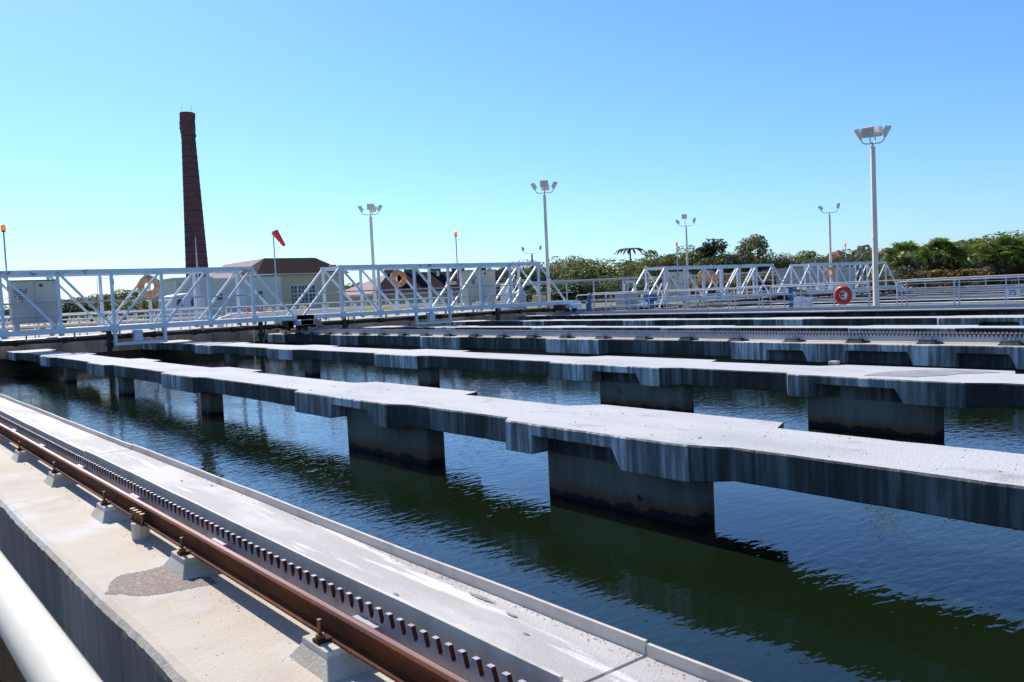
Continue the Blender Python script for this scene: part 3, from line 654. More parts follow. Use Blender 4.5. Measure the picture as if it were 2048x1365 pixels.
# ------------------------------------------------------------------ truss bridges
def bridge(x0, sp, Y, zo, label, cab_x, cab_w, cab_m, cab_panels, beac_x, frame=True, pipes=(), wheels_r=True):
    D = 1.5; zt, zb = 1.41 + zo, -.50 + zo
    nodes = [x0 + sp * (i + 1) for i in range(7)]; xa, xe = x0, x0 + sp * 8
    t = thing('truss_bridge', label, 'bridge', ((xa + xe) / 2, Y + D / 2, zb - .1), 'travelling truss bridges')
    for yy, mt in ((Y, M_WHITE), (Y + D, M_WHITE)):
        MB().box(nodes[0] - .07, yy - .075, zt - .085, nodes[-1] + .07, yy + .075, zt + .075, M_CHORD).build('top_chord', t)
        MB().box(xa - .25, yy - .077, zb - .085, xe + .75, yy + .077, zb + .075, mt).build('bottom_chord', t)
        for x in nodes: MB().box(x - .048, yy - .048, zb + .076, x + .048, yy + .048, zt - .086, mt).box(x - .08, yy - .01, zb - .17, x + .08, yy + .01, zb - .086, mt).box(x - .12, yy - .083, zb - .06, x + .12, yy - .078, zb + .13, mt).build('vertical', t)
        for i in range(8):
            a = xa + sp * i; c = a + sp
            up = (i == 0) or (4 <= i <= 6)
            p, q = ((a, zb + .06), (c, zt - .06)) if up else ((a, zt - .06), (c, zb + .06))
            dx = .06
            MB().bar((p[0] + dx, yy, p[1]), (q[0] - dx, yy, q[1]), .075, .075, mt, up=(0, 1, 0)).build('diagonal', t)
    for x in nodes: MB().box(x - .04, Y + .078, zb - .07, x + .04, Y + D - .078, zb + .05, M_WHITE).build('cross_beam', t)
    for x in (nodes[0], nodes[-1]): MB().box(x - .04, Y + .078, zt - .05, x + .04, Y + D - .078, zt + .05, M_WHITE).build('cross_beam', t)
    MB().box(xa, Y + .2, zb + .052, xe + .6, Y + D - .2, zb + .082, M_GALV).build('deck_grating', t)
    for yy in (Y + .14, Y + D - .14):
        for z in (.44 + zo, -.02 + zo):
            MB().tube([(xa + .3, yy, z), (xe + .6, yy, z)], .022, M_GALV, 6).build('handrail', t)
    # end trucks
    for k, (x, dd) in enumerate(((xa - .02, .9), (xe + .25, 1.0))):
        m = MB().box(x - .28, Y - .5, zb - .30, x + .28, Y + D + .5, zb - .09, M_WHITE)
        tr = m.build('end_truck', t, bevel=.02)
        for yy in (Y - .25, Y + .3, Y + D - .2, Y + D + .25):
            MB().tube([(x - .06, yy, zb - .37), (x + .06, yy, zb - .37)], .14, M_DARK, 16).build('wheel', tr)
        MB().box(x - .5, Y + .1, zb - .40, x - .3, Y + .7, zb - .12, M_DARK).build('gear_box', tr)
        MB().tube([(x + .281, Y + .4, zb - .2), (x + .62, Y + .4, zb - .2)], .11, M_WHITE, 10).build('drive_motor', tr)
    # slanted guard plate at the right end
    MB().add([(xe + .75, Y - .08, zb + .07), (xe + 1.15, Y - .08, zb - .38), (xe + 1.15, Y + D, zb - .38), (xe + .75, Y + D, zb + .07)], [(0, 1, 2, 3), (3, 2, 1, 0)], M_WHITE).build('end_guard', t)
    # header pipe
    m = MB(); m.tube([(xa + .2, Y + .75, zb - .34), (xe - .2, Y + .75, zb - .34)], .06, M_BLACK, 10); pp = m.build('suction_pipe', t, smooth=True)
    MB().tube([(xa + .2, Y + 1.05, zb - .26), (xe - .2, Y + 1.05, zb - .26)], .045, M_GALV, 8).build('conduit', t)
    for i in range(9): 
        x = xa + .8 + i * sp * .88; MB().tube([(x - .07, Y + .75, zb - .34), (x + .07, Y + .75, zb - .34)], .10, M_BLACK, 10).build('coupling', pp)
        MB().box(x + .3, Y + .70, zb - .3, x + .34, Y + .80, zb - .09, M_GALV).build('hanger', pp)
    for x in pipes:
        q = MB().tube([(x, Y + .55, zb - .1), (x, Y + .55, -2.2)], .085, M_BLACK, 10)
        q.tube([(x, Y + .55, -1.02), (x, Y + .55, -1.12)], .14, M_BLACK, 10).tube([(x + .25, Y + .6, zb - .1), (x + .1, Y + .6, -1.2)], .03, M_BLACK, 6)
        q.build('drop_pipe', t, smooth=True)
    if frame:
        a, c = nodes[2] + (sp if x0 < 10 else 0), nodes[3] + (sp if x0 < 10 else 0)
        m = MB()
        for x in (a, c): m.box(x - .05, Y - .05, zb - .50, x + .05, Y + .05, zb - .086, M_WHITE)
        m.box(a - .05, Y - .052, zb - .60, c + .05, Y + .052, zb - .50, M_WHITE); fr = m.build('cradle', t)
        x = (a + c) / 2
        MB().box(x - .2, Y - .02, zb - .49, x + .08, Y + .3, zb - .12, M_WHITE).tube([(x - .35, Y + .3, zb - .3), (x - .2, Y + .3, zb - .3)], .10, M_BLACK, 10).tube([(x + .1, Y + .3, zb - .3), (x + .4, Y + .3, zb - .3)], .08, M_BLACK, 10).build('pump', fr, bevel=.02)
    # cabinet
    zc0, zc1 = zb + .16, zb + 1.68; yc = Y + .85
    m = MB().box(cab_x, yc, zc0 + .13, cab_x + cab_w, yc + .45, zc1, cab_m).box(cab_x + .05, yc + .02, zc0 - .08, cab_x + .2, yc + .43, zc0 + .128, M_GALV).box(cab_x + cab_w - .2, yc + .02, zc0 - .08, cab_x + cab_w - .05, yc + .43, zc0 + .128, M_GALV)
    m.box(cab_x - .03, yc - .03, zc1 + .001, cab_x + cab_w + .03, yc + .48, zc1 + .03, M_DARK)
    cb = m.build('control_cabinet', t)
    pw = cab_w / cab_panels
    for i in range(cab_panels):
        d = MB().box(cab_x + i * pw + .02, yc - .02, zc0 + .18, cab_x + (i + 1) * pw - .02, yc - .002, zc1 - .04, cab_m)
        d.box(cab_x + i * pw + .03, yc - .026, zc0 + .16 + .72, cab_x + (i + 1) * pw - .03, yc - .021, zc0 + .16 + .75, M_GALV); d.build('door', cb)
    m = MB()
    for r_, row in enumerate(('1.11.1', '111.11', '.1111.', '1.111.', '..111.', '...1..')):
        for c_, ch in enumerate(row):
            if ch == '1': m.box(cab_x + .10 + c_ * .065, yc - .04, zc1 - .30 - r_ * .075, cab_x + .14 + c_ * .065, yc - .021, zc1 - .26 - r_ * .075, M_BLACK)
    m.box(cab_x + pw + .15 if cab_panels > 1 else cab_x + .3, yc - .03, zc1 - .2, (cab_x + pw + .15 if cab_panels > 1 else cab_x + .3) + .1, yc - .021, zc1 - .1, M_DARK)
    m.build('switches', cb)
    # beacon
    bx, by = beac_x
    m = MB().tube([(bx, by, zt - .6), (bx, by, zt + 1.30)], .025, M_GALV, 8).tube([(bx, by, zt + 1.30), (bx, by, zt + 1.34)], .06, M_DARK, 10)
    bm = m.build('beacon_mast', t); MB().tube([(bx, by, zt + 1.341), (bx, by, zt + 1.50), (bx, by, zt + 1.53)], .075, M_BEAC, 12, radii=[.075, .072, .04]).build('beacon_lamp', bm, smooth=True)
    # small lamp under the top chord
    lx = nodes[3] + .35
    MB().tube([(lx - .5, Y + 1.3, zb + .1), (lx - .5, Y + 1.3, zt - .2), (lx, Y + 1.3, zt - .2)], .012, M_GALV, 6).tube([(lx, Y + 1.3, zt - .2), (lx, Y + 1.3, zt - .42)], .06, M_LENS, 8).build('work_lamp', t)
    return t
t = bridge(1.10, 1.63, 31.0, 0, 'white truss bridge at far left with a grey cabinet inside', 4.75, 1.38, M_CAB, 2, (4.58, 31.1), True, (7.55, 12.95))
t2 = bridge(14.42, 1.735, 31.0, 0, 'second white truss bridge, left of the tall centre light pole, ending at the gallery', 23.0, 1.62, M_CABB, 2, (22.3, 31.6), True, (16.5, 24.4))
t3 = bridge(36.1, 1.75, 33.0, -.27, 'third white truss bridge seen beyond the gallery railing', 39.1, 1.4, M_CABB, 2, (39.85, 33.75), False, ())
t4 = bridge(51.9, 1.73, 33.6, -.27, 'fourth and farthest white truss bridge, partly behind the tall right pole', 58.9, 2.0, M_CAB, 2, (59.7, 34.4), False, ())
# extras on bridges
for (tt, x, Y, z) in ((t2, 16.6, 32.5, 1.47), (t3, 38.9, 34.5, 1.17)):
    MB().box(x - .12, Y - .1, z, x + .14, Y + .1, z + .11, M_RED).build('red_lamp', tt, bevel=.02)
MB().tube([(26.4, 32.2, -.4), (26.4, 32.2, .1), (26.4, 32.2, .25)], .25, M_CAB, 14, radii=[.25, .25, .12]).build('pump_housing', t2, smooth=True)
MB().box(27.1, 31.7, -.41, 27.6, 32.2, -.1, mat('ochre', (.55, .42, .18), .6)).build('pump_box', t2, bevel=.02)
m = MB()
for i, (p, q) in enumerate((((25.2, 32.2, -.4), (26.1, 32.2, .95)), ((25.55, 32.2, -.4), (26.45, 32.2, .8)))): m.bar(p, q, .05, .05, M_WHITE)
m.build('inclined_pole', t2)
for i, x in enumerate((25.5, 26.15, 27.4)): MB().box(x, 34.6, .55, x + .28, 34.9, .68, mat('ochre', (.55, .42, .18), .6)).tube([(x + .14, 34.75, -.9), (x + .14, 34.75, .55)], .05, M_GALV, 8).build('valve_actuator_tmp', t2) if False else None

# ------------------------------------------------------------------ light poles
def light_pole(x, y, z0, zt, label, heads, col=None, wd=.17, hs=1.0):
    col = col or M_POLE
    t = thing('light_pole', label, 'light pole', (x, y, z0), 'floodlight poles')
    m = MB().tube([(x, y, z0), (x, y, zt)], .1, col, 4, radii=[wd * .78, wd * .62])
    m.box(x - .2, y - .2, z0 - .02, x + .2, y + .2, z0 + .03, M_GALV)
    m.build('pole', t)
    MB().box(x - .17 * 0 - wd * .6, y - .03, z0 + (zt - z0) * .42, x - wd * .2, y + .03, z0 + (zt - z0) * .42 + .1, M_BLACK).build('hand_hole', t)
    m = MB().tube([(x, y, zt), (x, y, zt + .16)], .035, M_GALV, 8); m.build('spigot', t)
    for (az, ln, hh, tilt) in heads:
        d = Vector((math.sin(R(az)), math.cos(R(az)), 0)); L_ = ln * hs
        b0 = Vector((x, y, zt + .12))
        pts = [b0, b0 + d * (L_ * .6), b0 + d * (L_ * .88) + Vector((0, 0, .05 * hs)), b0 + d * L_ + Vector((0, 0, .17 * hs)), b0 + d * L_ + Vector((0, 0, .17 * hs + hh * hs))]
        arm = MB().tube(pts, .024, M_RAILP, 8).build('arm', t, smooth=True)
        # lamp box tilted down and outward
        c = pts[-1] + d * .06 * hs + Vector((0, 0, .22 * hs)); f = (d * math.cos(R(tilt)) - Vector((0, 0, math.sin(R(tilt))))).normalized()   # aim
        s_ = d.cross(Vector((0, 0, 1))).normalized(); u = s_.cross(f).normalized() 
        w_, h_, dp = .23 * hs, .20 * hs, .11 * hs
        vs = []
        for (k, sc) in ((-dp, .72), (dp * .4, 1.0), (dp, 1.0)):
            for sx, sy in ((-1, -1), (1, -1), (1, 1), (-1, 1)): vs.append(c + f * k + s_ * (sx * w_ * sc) + u * (sy * h_ * sc))
        fs = [(3, 2, 1, 0)] + [(i, (i + 1) % 4, 4 + (i + 1) % 4, 4 + i) for i in range(4)] + [(4 + i, 4 + (i + 1) % 4, 8 + (i + 1) % 4, 8 + i) for i in range(4)] + [(8, 9, 10, 11)]
        h_o = MB().add(vs, fs, M_SHADE).build('lamp_head', arm, bevel=.01)
        vs = [c + f * (dp + .004) + s_ * (sx * w_ * .82) + u * (sy * h_ * .78) for sx, sy in ((-1, -1), (1, -1), (1, 1), (-1, 1))]
        vs += [v - f * .003 for v in vs]
        MB().add(vs, [(0, 1, 2, 3), (7, 6, 5, 4), (0, 4, 5, 1), (1, 5, 6, 2), (2, 6, 7, 3), (3, 7, 4, 0)], M_LENS).build('lens', arm)
    return t
V = 61.8   # azimuth of view to the right pole
light_pole(31.8, 17.1, -1.17, 5.02, 'tallest cream light pole, right of the red life ring, four floodlights', ((V - 90, .40, .02, 30), (V - 155, .2, .04, 25), (V + 20, .28, .12, 30), (V + 90, .42, .04, 30)))
V = 41.2
light_pole(31.8, 36.3, -1.0, 5.45, 'cream light pole at the right end of the second bridge, four floodlights', ((V - 90, .50, 0, 30), (V + 180, .16, .12, 25), (V + 10, .2, 0, 25), (V + 90, .50, .02, 30)))
V = 29.7
light_pole(27.2, 47.7, -1.0, 5.30, 'cream light pole with four floodlights standing behind the second bridge', ((V - 90, .52, 0, 32), (V + 175, .2, .1, 25), (V + 30, .25, 0, 25), (V + 90, .52, .02, 32)))
V = 50.4
light_pole(57.0, 47.2, -1.3, 4.95, 'slim cream light pole with three floodlights above the third bridge', ((V - 90, .62, 0, 35), (V + 90, .62, .05, 20), (V - 30, .15, .45, 10)), wd=.15)
V = 59.2
light_pole(60.3, 36.0, -1.3, 4.98, 'slim light pole with two floodlights behind the fourth bridge', ((V - 90, .55, .02, 40), (V + 90, .58, .1, 15)), wd=.15)
V = 40.2
light_pole(64.5, 76.3, -1.36, 4.55, 'dark light pole with two floodlights far beyond the second bridge', ((V - 90, .75, .05, 20), (V + 90, .75, .1, 10)), col=M_BLACK, wd=.2, hs=1.25)

# ------------------------------------------------------------------ windsock
t = thing('windsock', 'red windsock on a thin pole in front of the yellow building', 'windsock', (24.3, 56, -1.0))
MB().tube([(24.3, 56, -1), (24.3, 56, 5.1)], .045, M_GALV, 8).build('pole', t)
m = MB(); c0 = Vector((24.42, 56, 5.02)); dv = Vector((.34, -.45, -.83)).normalized(); pts = [c0 + dv * (k * .145) for k in range(9)]
m.tube(pts, .2, mat('sock_fabric', (.85, .06, .03), .7), 14, caps=False, radii=[.25 - .017 * k + .006 * math.sin(k * 2.2) for k in range(9)]); m.build('sock', t, smooth=True)
m = MB(); m.torus(c0, dv, .25, .016, M_GALV, 20, 6); m.build('hoop', t)
# thin mast in front of the chimney
t = thing('mast', 'thin grey mast standing in front of the chimney base', 'mast', (15.3, 45.1, -1.0))
MB().tube([(15.3, 45.1, -1), (15.3, 45.1, 2.3), (15.3, 45.1, 3.75)], .03, M_GALV, 8, radii=[.05, .045, .02]).build('mast_tube', t)
# ------------------------------------------------------------------ chimney
t = thing('chimney', 'tall tapering dark brick chimney at left behind the yellow building', 'chimney', (45.1, 132, -1.36))
cx, cy = 44.75, 132
m = MB(); zz = [-1.36, 4, 12, 20, 25.6, 26.2, 27.6, 28.6, 29.6]; rr = [1.92, 1.72, 1.46, 1.20, 1.02, 1.04, 1.13, 1.09, 1.05]
m.tube([(cx, cy, z) for z in zz], 1, M_BRICK, 40, radii=rr); 
for k in range(20):
    q = k * 2.399; m.box(cx + 1.02 * math.cos(q) - .14, cy + 1.02 * math.sin(q) - .14, 26.1 + (k % 7) * .5, cx + 1.02 * math.cos(q) + .14, cy + 1.02 * math.sin(q) + .14, 26.5 + (k % 7) * .5 + .1 * (k % 3), M_BRICK)
m.build('shaft', t, smooth=True)
m = MB()
for k in range(26):
    z = .5 + k * 1.02; i = max(j for j in range(len(zz)) if zz[j] <= z); f_ = (z - zz[i]) / (zz[i + 1] - zz[i]); r_ = rr[i] + (rr[i + 1] - rr[i]) * f_
    m.tube([(cx, cy, z), (cx, cy, z + .09)], r_ + .035, M_BAND, 40)
m.build('iron_bands', t)
m = MB()
for q in (.6, 2.2, 3.7, 5.2): m.tube([(cx + .95 * math.cos(q), cy + .95 * math.sin(q), 29.4), (cx + .95 * math.cos(q), cy + .95 * math.sin(q), 30.7)], .012, M_BAND, 5)
m.build('lightning_rods', t)
# ------------------------------------------------------------------ buildings
def hip(m, x0, x1, y0, y1, ze, zr, r0, r1, mt, axis='x', soff=.12):
    if axis == 'x':
        ym = (y0 + y1) / 2; a = (r0, ym, zr); b_ = (r1, ym, zr)
        vs = [(x0, y0, ze), (x1, y0, ze), (x1, y1, ze), (x0, y1, ze), a, b_]; fs = [(0, 1, 5, 4), (1, 2, 5), (2, 3, 4, 5), (3, 0, 4)]
    else:
        xm = (x0 + x1) / 2; a = (xm, r0, zr); b_ = (xm, r1, zr)
        vs = [(x0, y0, ze), (x1, y0, ze), (x1, y1, ze), (x0, y1, ze), a, b_]; fs = [(0, 1, 4), (1, 2, 5, 4), (2, 3, 5), (3, 0, 4, 5)]
    m.add(vs, fs, mt); n = 4
    m.add([(x0, y0, ze - soff), (x1, y0, ze - soff), (x1, y1, ze - soff), (x0, y1, ze - soff), (x0, y0, ze), (x1, y0, ze), (x1, y1, ze), (x0, y1, ze)],
          [(3, 2, 1, 0), (0, 1, 5, 4), (1, 2, 6, 5), (2, 3, 7, 6), (3, 0, 4, 7)], M_WWALL)
def window(t, xc, y, z0, z1, w_, nx, nz, label=None, arch=False):
    f = MB(); fr = .07; 
    f.box(xc - w_ / 2 - fr, y - .06, z0 - fr, xc + w_ / 2 + fr, y - .002, z0, M_WHITE).box(xc - w_ / 2 - fr, y - .06, z1, xc + w_ / 2 + fr, y - .002, z1 + fr, M_WHITE)
    f.box(xc - w_ / 2 - fr, y - .059, z0, xc - w_ / 2, y - .002, z1, M_WHITE).box(xc + w_ / 2, y - .059, z0, xc + w_ / 2 + fr, y - .002, z1, M_WHITE)
    for i in range(1, nx): x = xc - w_ / 2 + w_ * i / nx; f.box(x - .025, y - .05, z0, x + .025, y - .004, z1, M_WHITE)
    for i in range(1, nz): z = z0 + (z1 - z0) * i / nz; f.box(xc - w_ / 2, y - .048, z - .025, xc + w_ / 2, y - .005, z + .025, M_WHITE)
    o = f.build('window', t)
    MB().box(xc - w_ / 2, y - .02, z0, xc + w_ / 2, y - .003, z1, M_GLASS).build('pane', o)
t = thing('building', 'yellow stucco building with a brown hipped roof and a big gridded window', 'building', (44, 97, -1.36))
m = MB().box(39.2, 94.6, -1.36, 49.8, 100.5, 3.5, M_YWALL); m.build('wall', t)
m = MB(); hip(m, 38.5, 50.2, 94, 101, 3.65, 5.65, 41, 47.5, M_ROOF); m.build('roof', t)
m = MB(); hip(m, 38.5, 43.5, 99, 113, 3.60, 5.62, 97.6, 110.5, mat('roof_lit', (.34, .23, .20), .9, c2=(.36, .25, .21), scale=1.0), 'y'); m.build('roof', t)  # pale copy of the roofing, sunlight on the left slope put into the colour
MB().box(39.3, 100.5, -1.36, 43.2, 112.5, 3.4, M_WWALL).build('wall', t)
window(t, 44.3, 94.6, -.1, 2.2, 1.15, 3, 5); window(t, 43.15, 94.6, -.1, 2.2, .75, 2, 5); window(t, 45.45, 94.6, -.1, 2.2, .75, 2, 5)
m = MB()
P = [(44.3 + 1.55 * math.cos(q), 94.58, 2.25 + 1.0 * math.sin(q)) for q in [math.pi * k / 12 for k in range(13)]]
m.tube(P, .05, M_YWALL, 6); m.build('window_arch', t)
t = thing('building', 'flat roofed cream annex with small windows left of the yellow building', 'building', (35, 95, -1.36))
MB().box(29.1, 92.6, -1.36, 40.8, 99, 3.25, M_WWALL).box(28.9, 92.5, 3.251, 33, 99, 3.42, M_WWALL).build('wall', t)
for xc in (33.6, 38.2): window(t, xc, 92.6, .9, 1.7, .6, 1, 2)
m = MB().box(35.6, 92.50, -1.2, 36.5, 92.599, 1.9, M_WHITE); m.build('door', t)
MB().box(29.0, 92.3, 2.6, 29.5, 92.6, 3.0, M_GALV).build('vent_hood', t)
# brown roofed building with cupolas
t = thing('building', 'long low building with a dark brown roof and a row of roof cupolas', 'building', (95, 138, -1.36))
MB().box(74.4, 130.9, -1.36, 117.5, 145, 1.2, M_YWALL).build('wall', t)
rf = MB(); hip(rf, 73.6, 118.4, 130, 146, 1.2, 5.07, 82, 111, M_ROOF, soff=.35); rf.build('roof', t)
rfo = MB().add([(73.58, 130.0, 1.23), (73.58, 146, 1.23), (81.96, 138, 5.10)], [(0, 2, 1)], MATS['roof_lit']).build('roof_hip', t)  # pale sheet over the left hip, painted as if sunlit
for px in (82.3, 86.6, 91.9, 97.5, 103.5):
    m = MB().box(px - .8, 136.9, 4.4, px + .8, 139.1, 5.75, M_CUP).box(px - 1.25, 136.4, 5.751, px + 1.25, 139.6, 5.95, M_CUP)
    m.add([(px - 1.2, 136.5, 5.951), (px + 1.2, 136.5, 5.951), (px + 1.2, 139.5, 5.951), (px - 1.2, 139.5, 5.951), (px, 138, 6.7)], [(0, 1, 4), (1, 2, 4), (2, 3, 4), (3, 0, 4)], M_CUP); m.build('cupola', t)
# red roofed pavilions at right
for (px, lb) in ((133.5, 'red tiled pavilion roof left of the tall right pole'), (149.5, 'red tiled pavilion roof behind the tall right pole')):
    t = thing('building', lb, 'building', (px, 78, -1.36)); MB().box(px - 4, 75, -1.36, px + 4, 82, 1.6, M_YWALL).build('wall', t)
    m = MB(); hip(m, px - 5.2, px + 5.2, 73.5, 83, 1.6, 5.3 if px > 140 else 4.9, px - .2, px + .2, M_ROOFR); m.build('roof', t)
# white van-like hut with two rounded windows
t = thing('site_hut', 'white rounded hut with two dark windows below the chimney', 'hut', (20.4, 64, -1))
m = MB(); prof = [(-1.25, -1), (1.2, -1), (1.2, .75), (.95, 1.05), (0, 1.2), (-1.0, 1.05), (-1.25, .75)]
n = len(prof); x0 = 20.6
m.add([(x0 + p[0], 63, p[1]) for p in prof] + [(x0 + p[0], 66, p[1]) for p in prof], [tuple(range(n)), tuple(range(2 * n - 1, n - 1, -1))] + [(i, n + i, n + (i + 1) % n, (i + 1) % n) for i in range(n)], mat('hut_white', (.40, .46, .56), .5)); m.build('body', t, bevel=.06)
for xc in (19.95, 20.95):
    P = [(xc - .2, .25), (xc + .2, .25), (xc + .2, .6), (xc + .1, .8), (xc - .1, .8), (xc - .2, .6)]
    m = MB(); k = len(P); m.add([(p[0], 62.97, p[1]) for p in P] + [(p[0], 62.995, p[1]) for p in P], [tuple(range(k)), tuple(range(2 * k - 1, k - 1, -1))] + [(i, k + i, k + (i + 1) % k, (i + 1) % k) for i in range(k)], M_GLASS); m.build('window', t)

# ------------------------------------------------------------------ plant clutter on the deck behind the near bridges
railing((2, 35.6), (13.0, 35.6), -.99, .98, 8, 'white railing on the deck behind the left bridge', M_PALE, .03, 3)
railing((13.6, 36.2), (29.8, 36.2), -.99, .98, 11, 'cream railing on the deck behind the second bridge', M_PALE, .03, 3)
railing((2, 44), (15, 44), -.99, 1.05, 12, 'pale railing further back, left, before the trees', M_PALE, .035, 4)
railing((15.5, 42), (28, 42), -.99, 1.0, 9, 'pale railing further back, before the yellow building', M_PALE, .035, 3)
railing((5, 52), (18, 52), -.99, 1.05, 26, 'close set white railing at far left on the deck', M_PALE, .045, 2)
railing((18.5, 50), (34, 50), -.99, 1.0, 10, 'far pale railing before the brown roofed building', M_PALE, .04, 3)
def bigpipe(pts, r, mt, label, name='pipe', cat='pipe', flanges=(), group='process pipes'):
    t = thing(name, label, cat, pts[0], group); MB().tube(pts, r, mt, 14).build('pipe_run', t, smooth=True)
    P = [Vector(p) for p in pts]
    for f in flanges:
        i = int(f); q = P[i].lerp(P[i + 1], f - i); d = (P[i + 1] - P[i]).normalized()
        MB().tube([q - d * .03, q + d * .03], r * 1.35, mt, 14).build('flange', t)
    return t
bigpipe([(13.8, 38.2, -1), (13.8, 38.2, -.55), (14.4, 38.2, -.4), (21, 38.2, -.4)], .14, M_PALE, 'pale pipe with flanges on the deck behind the bridge joint', flanges=(2.1, 2.5, 2.9))
bigpipe([(20.0, 44.3, -.45), (27.2, 44.3, -.45)], .13, M_YEL, 'long yellow pipe on the deck behind the second bridge', flanges=(.2, .5, .8))
bigpipe([(2.5, 48, -.6), (11, 48, -.6)], .12, mat('orange_pipe', (.55, .16, .06), .6), 'orange pipe low on the deck at far left', flanges=(.3, .7))
for i, (x, y, z, lb) in enumerate(((17.6, 46, -.35, 'leaning yellow strap by the big window'), (19.2, 46, -.3, 'curved yellow strap right of the big window'), (21.3, 46, -.2, 'small yellow strap near the light pole'))):
    t = thing('hose', lb, 'hose', (x, y, -1), 'yellow hoses'); MB().tube([(x, y, -.99), (x + .02, y, z - .1), (x + .15, y, z + .12), (x + .4, y, z), (x + .5, y, z - .2)], .06, M_YEL, 8).build('hose_run', t, smooth=True)
for i, (x, y, lb) in enumerate(((15.35, 38.9, 'red valve wheel, left one of the pair behind the left bridge'), (16.05, 38.9, 'red valve wheel, right one of the pair behind the left bridge'))):
    t = thing('valve', lb, 'valve', (x, y, -1), 'red hand wheel valves'); MB().tube([(x, y, -1), (x, y, -.25)], .05, M_RED, 8).build('stem', t)
    MB().torus((x, y - .1, -.25), (0, 1, 0), .14, .035, M_RED, 18, 8).tube([(x - .13, y - .1, -.25), (x + .13, y - .1, -.25)], .03, M_RED, 6).build('hand_wheel', t, smooth=True)
for i, (x, lb) in enumerate(((25.6, 'leftmost yellow topped actuator right of the beige cabinet'), (27.2, 'middle yellow topped actuator behind the second bridge'), (30.3, 'rightmost yellow topped actuator near the bridge end'), (41.2, 'left yellow topped actuator inside the third bridge'), (43.1, 'right yellow topped actuator inside the third bridge'))):
    y = 36.9; z = .72 if x < 35 else .55; t = thing('valve_actuator', lb, 'actuator', (x, y, -1), 'yellow topped actuators')
    MB().tube([(x, y, -1), (x, y, z - .2)], .05, M_GALV, 8).build('stem', t)
    MB().box(x - .26, y - .16, z - .06, x + .26, y + .16, z + .10, mat('ochre', (.55, .42, .18), .6)).build('motor_cap', t, bevel=.04)
    MB().tube([(x, y, z - .28), (x, y, z - .06)], .11, M_BLACK, 10).build('gear_case', t)
for i, (x, y, lb) in enumerate(((27.9, 34.9, 'white rounded tank end behind the right end of the second bridge'),)):
    t = thing('pump_casing', lb, 'tank', (x, y, -1)); MB().tube([(x, y, -.6), (x + .5, y, -.6)], .75, M_PALE, 20).build('casing', t, smooth=True, bevel=.03)
    MB().box(x - .1, y - .3, -1, x + .6, y + .3, -.7, M_PALE).build('foot', t)
    MB().box(x - .5, y - .45, -1, x - .1, y + .2, .55, M_PALE).build('gear_case', t, bevel=.05)
t = thing('screening_unit', 'white machine with an open square frame left of the third bridge', 'machine', (34.2, 32.6, -1.1))
MB().box(33.7, 32.3, -1.1, 34.75, 33.0, -.12, M_CAB).build('housing', t, bevel=.05)
m = MB(); 
for (a, c) in (((33.8, 32.4, -.12), (33.8, 32.4, .40)), ((34.65, 32.4, -.12), (34.65, 32.4, .40)), ((33.75, 32.4, .40), (34.7, 32.4, .40))): m.bar(a, c, .12, .12, M_WHITE)
m.build('open_frame', t)
for x in (34.3, 35.5, 36.0): MB().bar((x, 31.9, -1.1), (x + .8, 31.9, .25), .06, .06, M_WHITE).build('inclined_pole', t)
t = thing('valve', 'blue valve stem at the left end of the gallery railing', 'valve', (31.05, 32.3, -1.09))
MB().tube([(31.05, 32.3, -1.09), (31.05, 32.3, -.55), (31.05, 32.3, -.2)], .08, M_BLUE, 10, radii=[.12, .12, .07]).tube([(30.9, 32.3, -1.09), (30.9, 32.3, -.65), (31.0, 32.3, -.6)], .07, M_BLUE, 8).build('stem', t)
MB().torus((31.05, 32.15, -.22), (0, 1, .3), .12, .03, M_BLUE, 16, 6).build('hand_wheel', t)
t = thing('valve', 'tall blue valve post behind the gallery railing beside the black motor', 'valve', (31.8, 20.85, -1.09))
MB().box(31.74, 20.79, -1.09, 31.86, 20.91, -.25, M_BLUE).box(31.6, 20.7, -.27, 31.95, 20.95, -.2, M_BLUE).build('post', t)
t = thing('motor', 'round blue motor at the left end of the third bridge', 'motor', (34.4, 31.0, -1.09))
MB().tube([(34.0, 31, -.52), (34.7, 31, -.52)], .2, M_BLUE, 14).box(34.2, 30.9, -1.09, 34.5, 31.1, -.7, M_BLUE).build('motor_body', t, smooth=True)
t = thing('motor', 'small black machine behind the gallery railing right of the blue post', 'motor', (35.8, 22.9, -1.2))
MB().tube([(35.5, 22.9, -.58), (36.1, 22.9, -.58)], .12, M_BLACK, 10).box(35.6, 22.5, -1.2, 36.1, 23.2, -.75, M_WHITE).tube([(35.7, 22.6, -.5), (35.7, 23.3, -.4)], .07, M_BLACK, 8).build('motor_body', t)
# ladder at the end wall
t = thing('ladder', 'pale ladder against the end wall under the bridge joint', 'ladder', (14.0, 34.3, -2))
for x in (13.75, 14.15): MB().box(x - .03, 34.25, -2.2, x + .03, 34.31, -.8, M_PALE).build('rail', t)
for k in range(5): MB().tube([(13.75, 34.28, -1.9 + k * .25), (14.15, 34.28, -1.9 + k * .25)], .015, M_PALE, 6).build('rung', t)
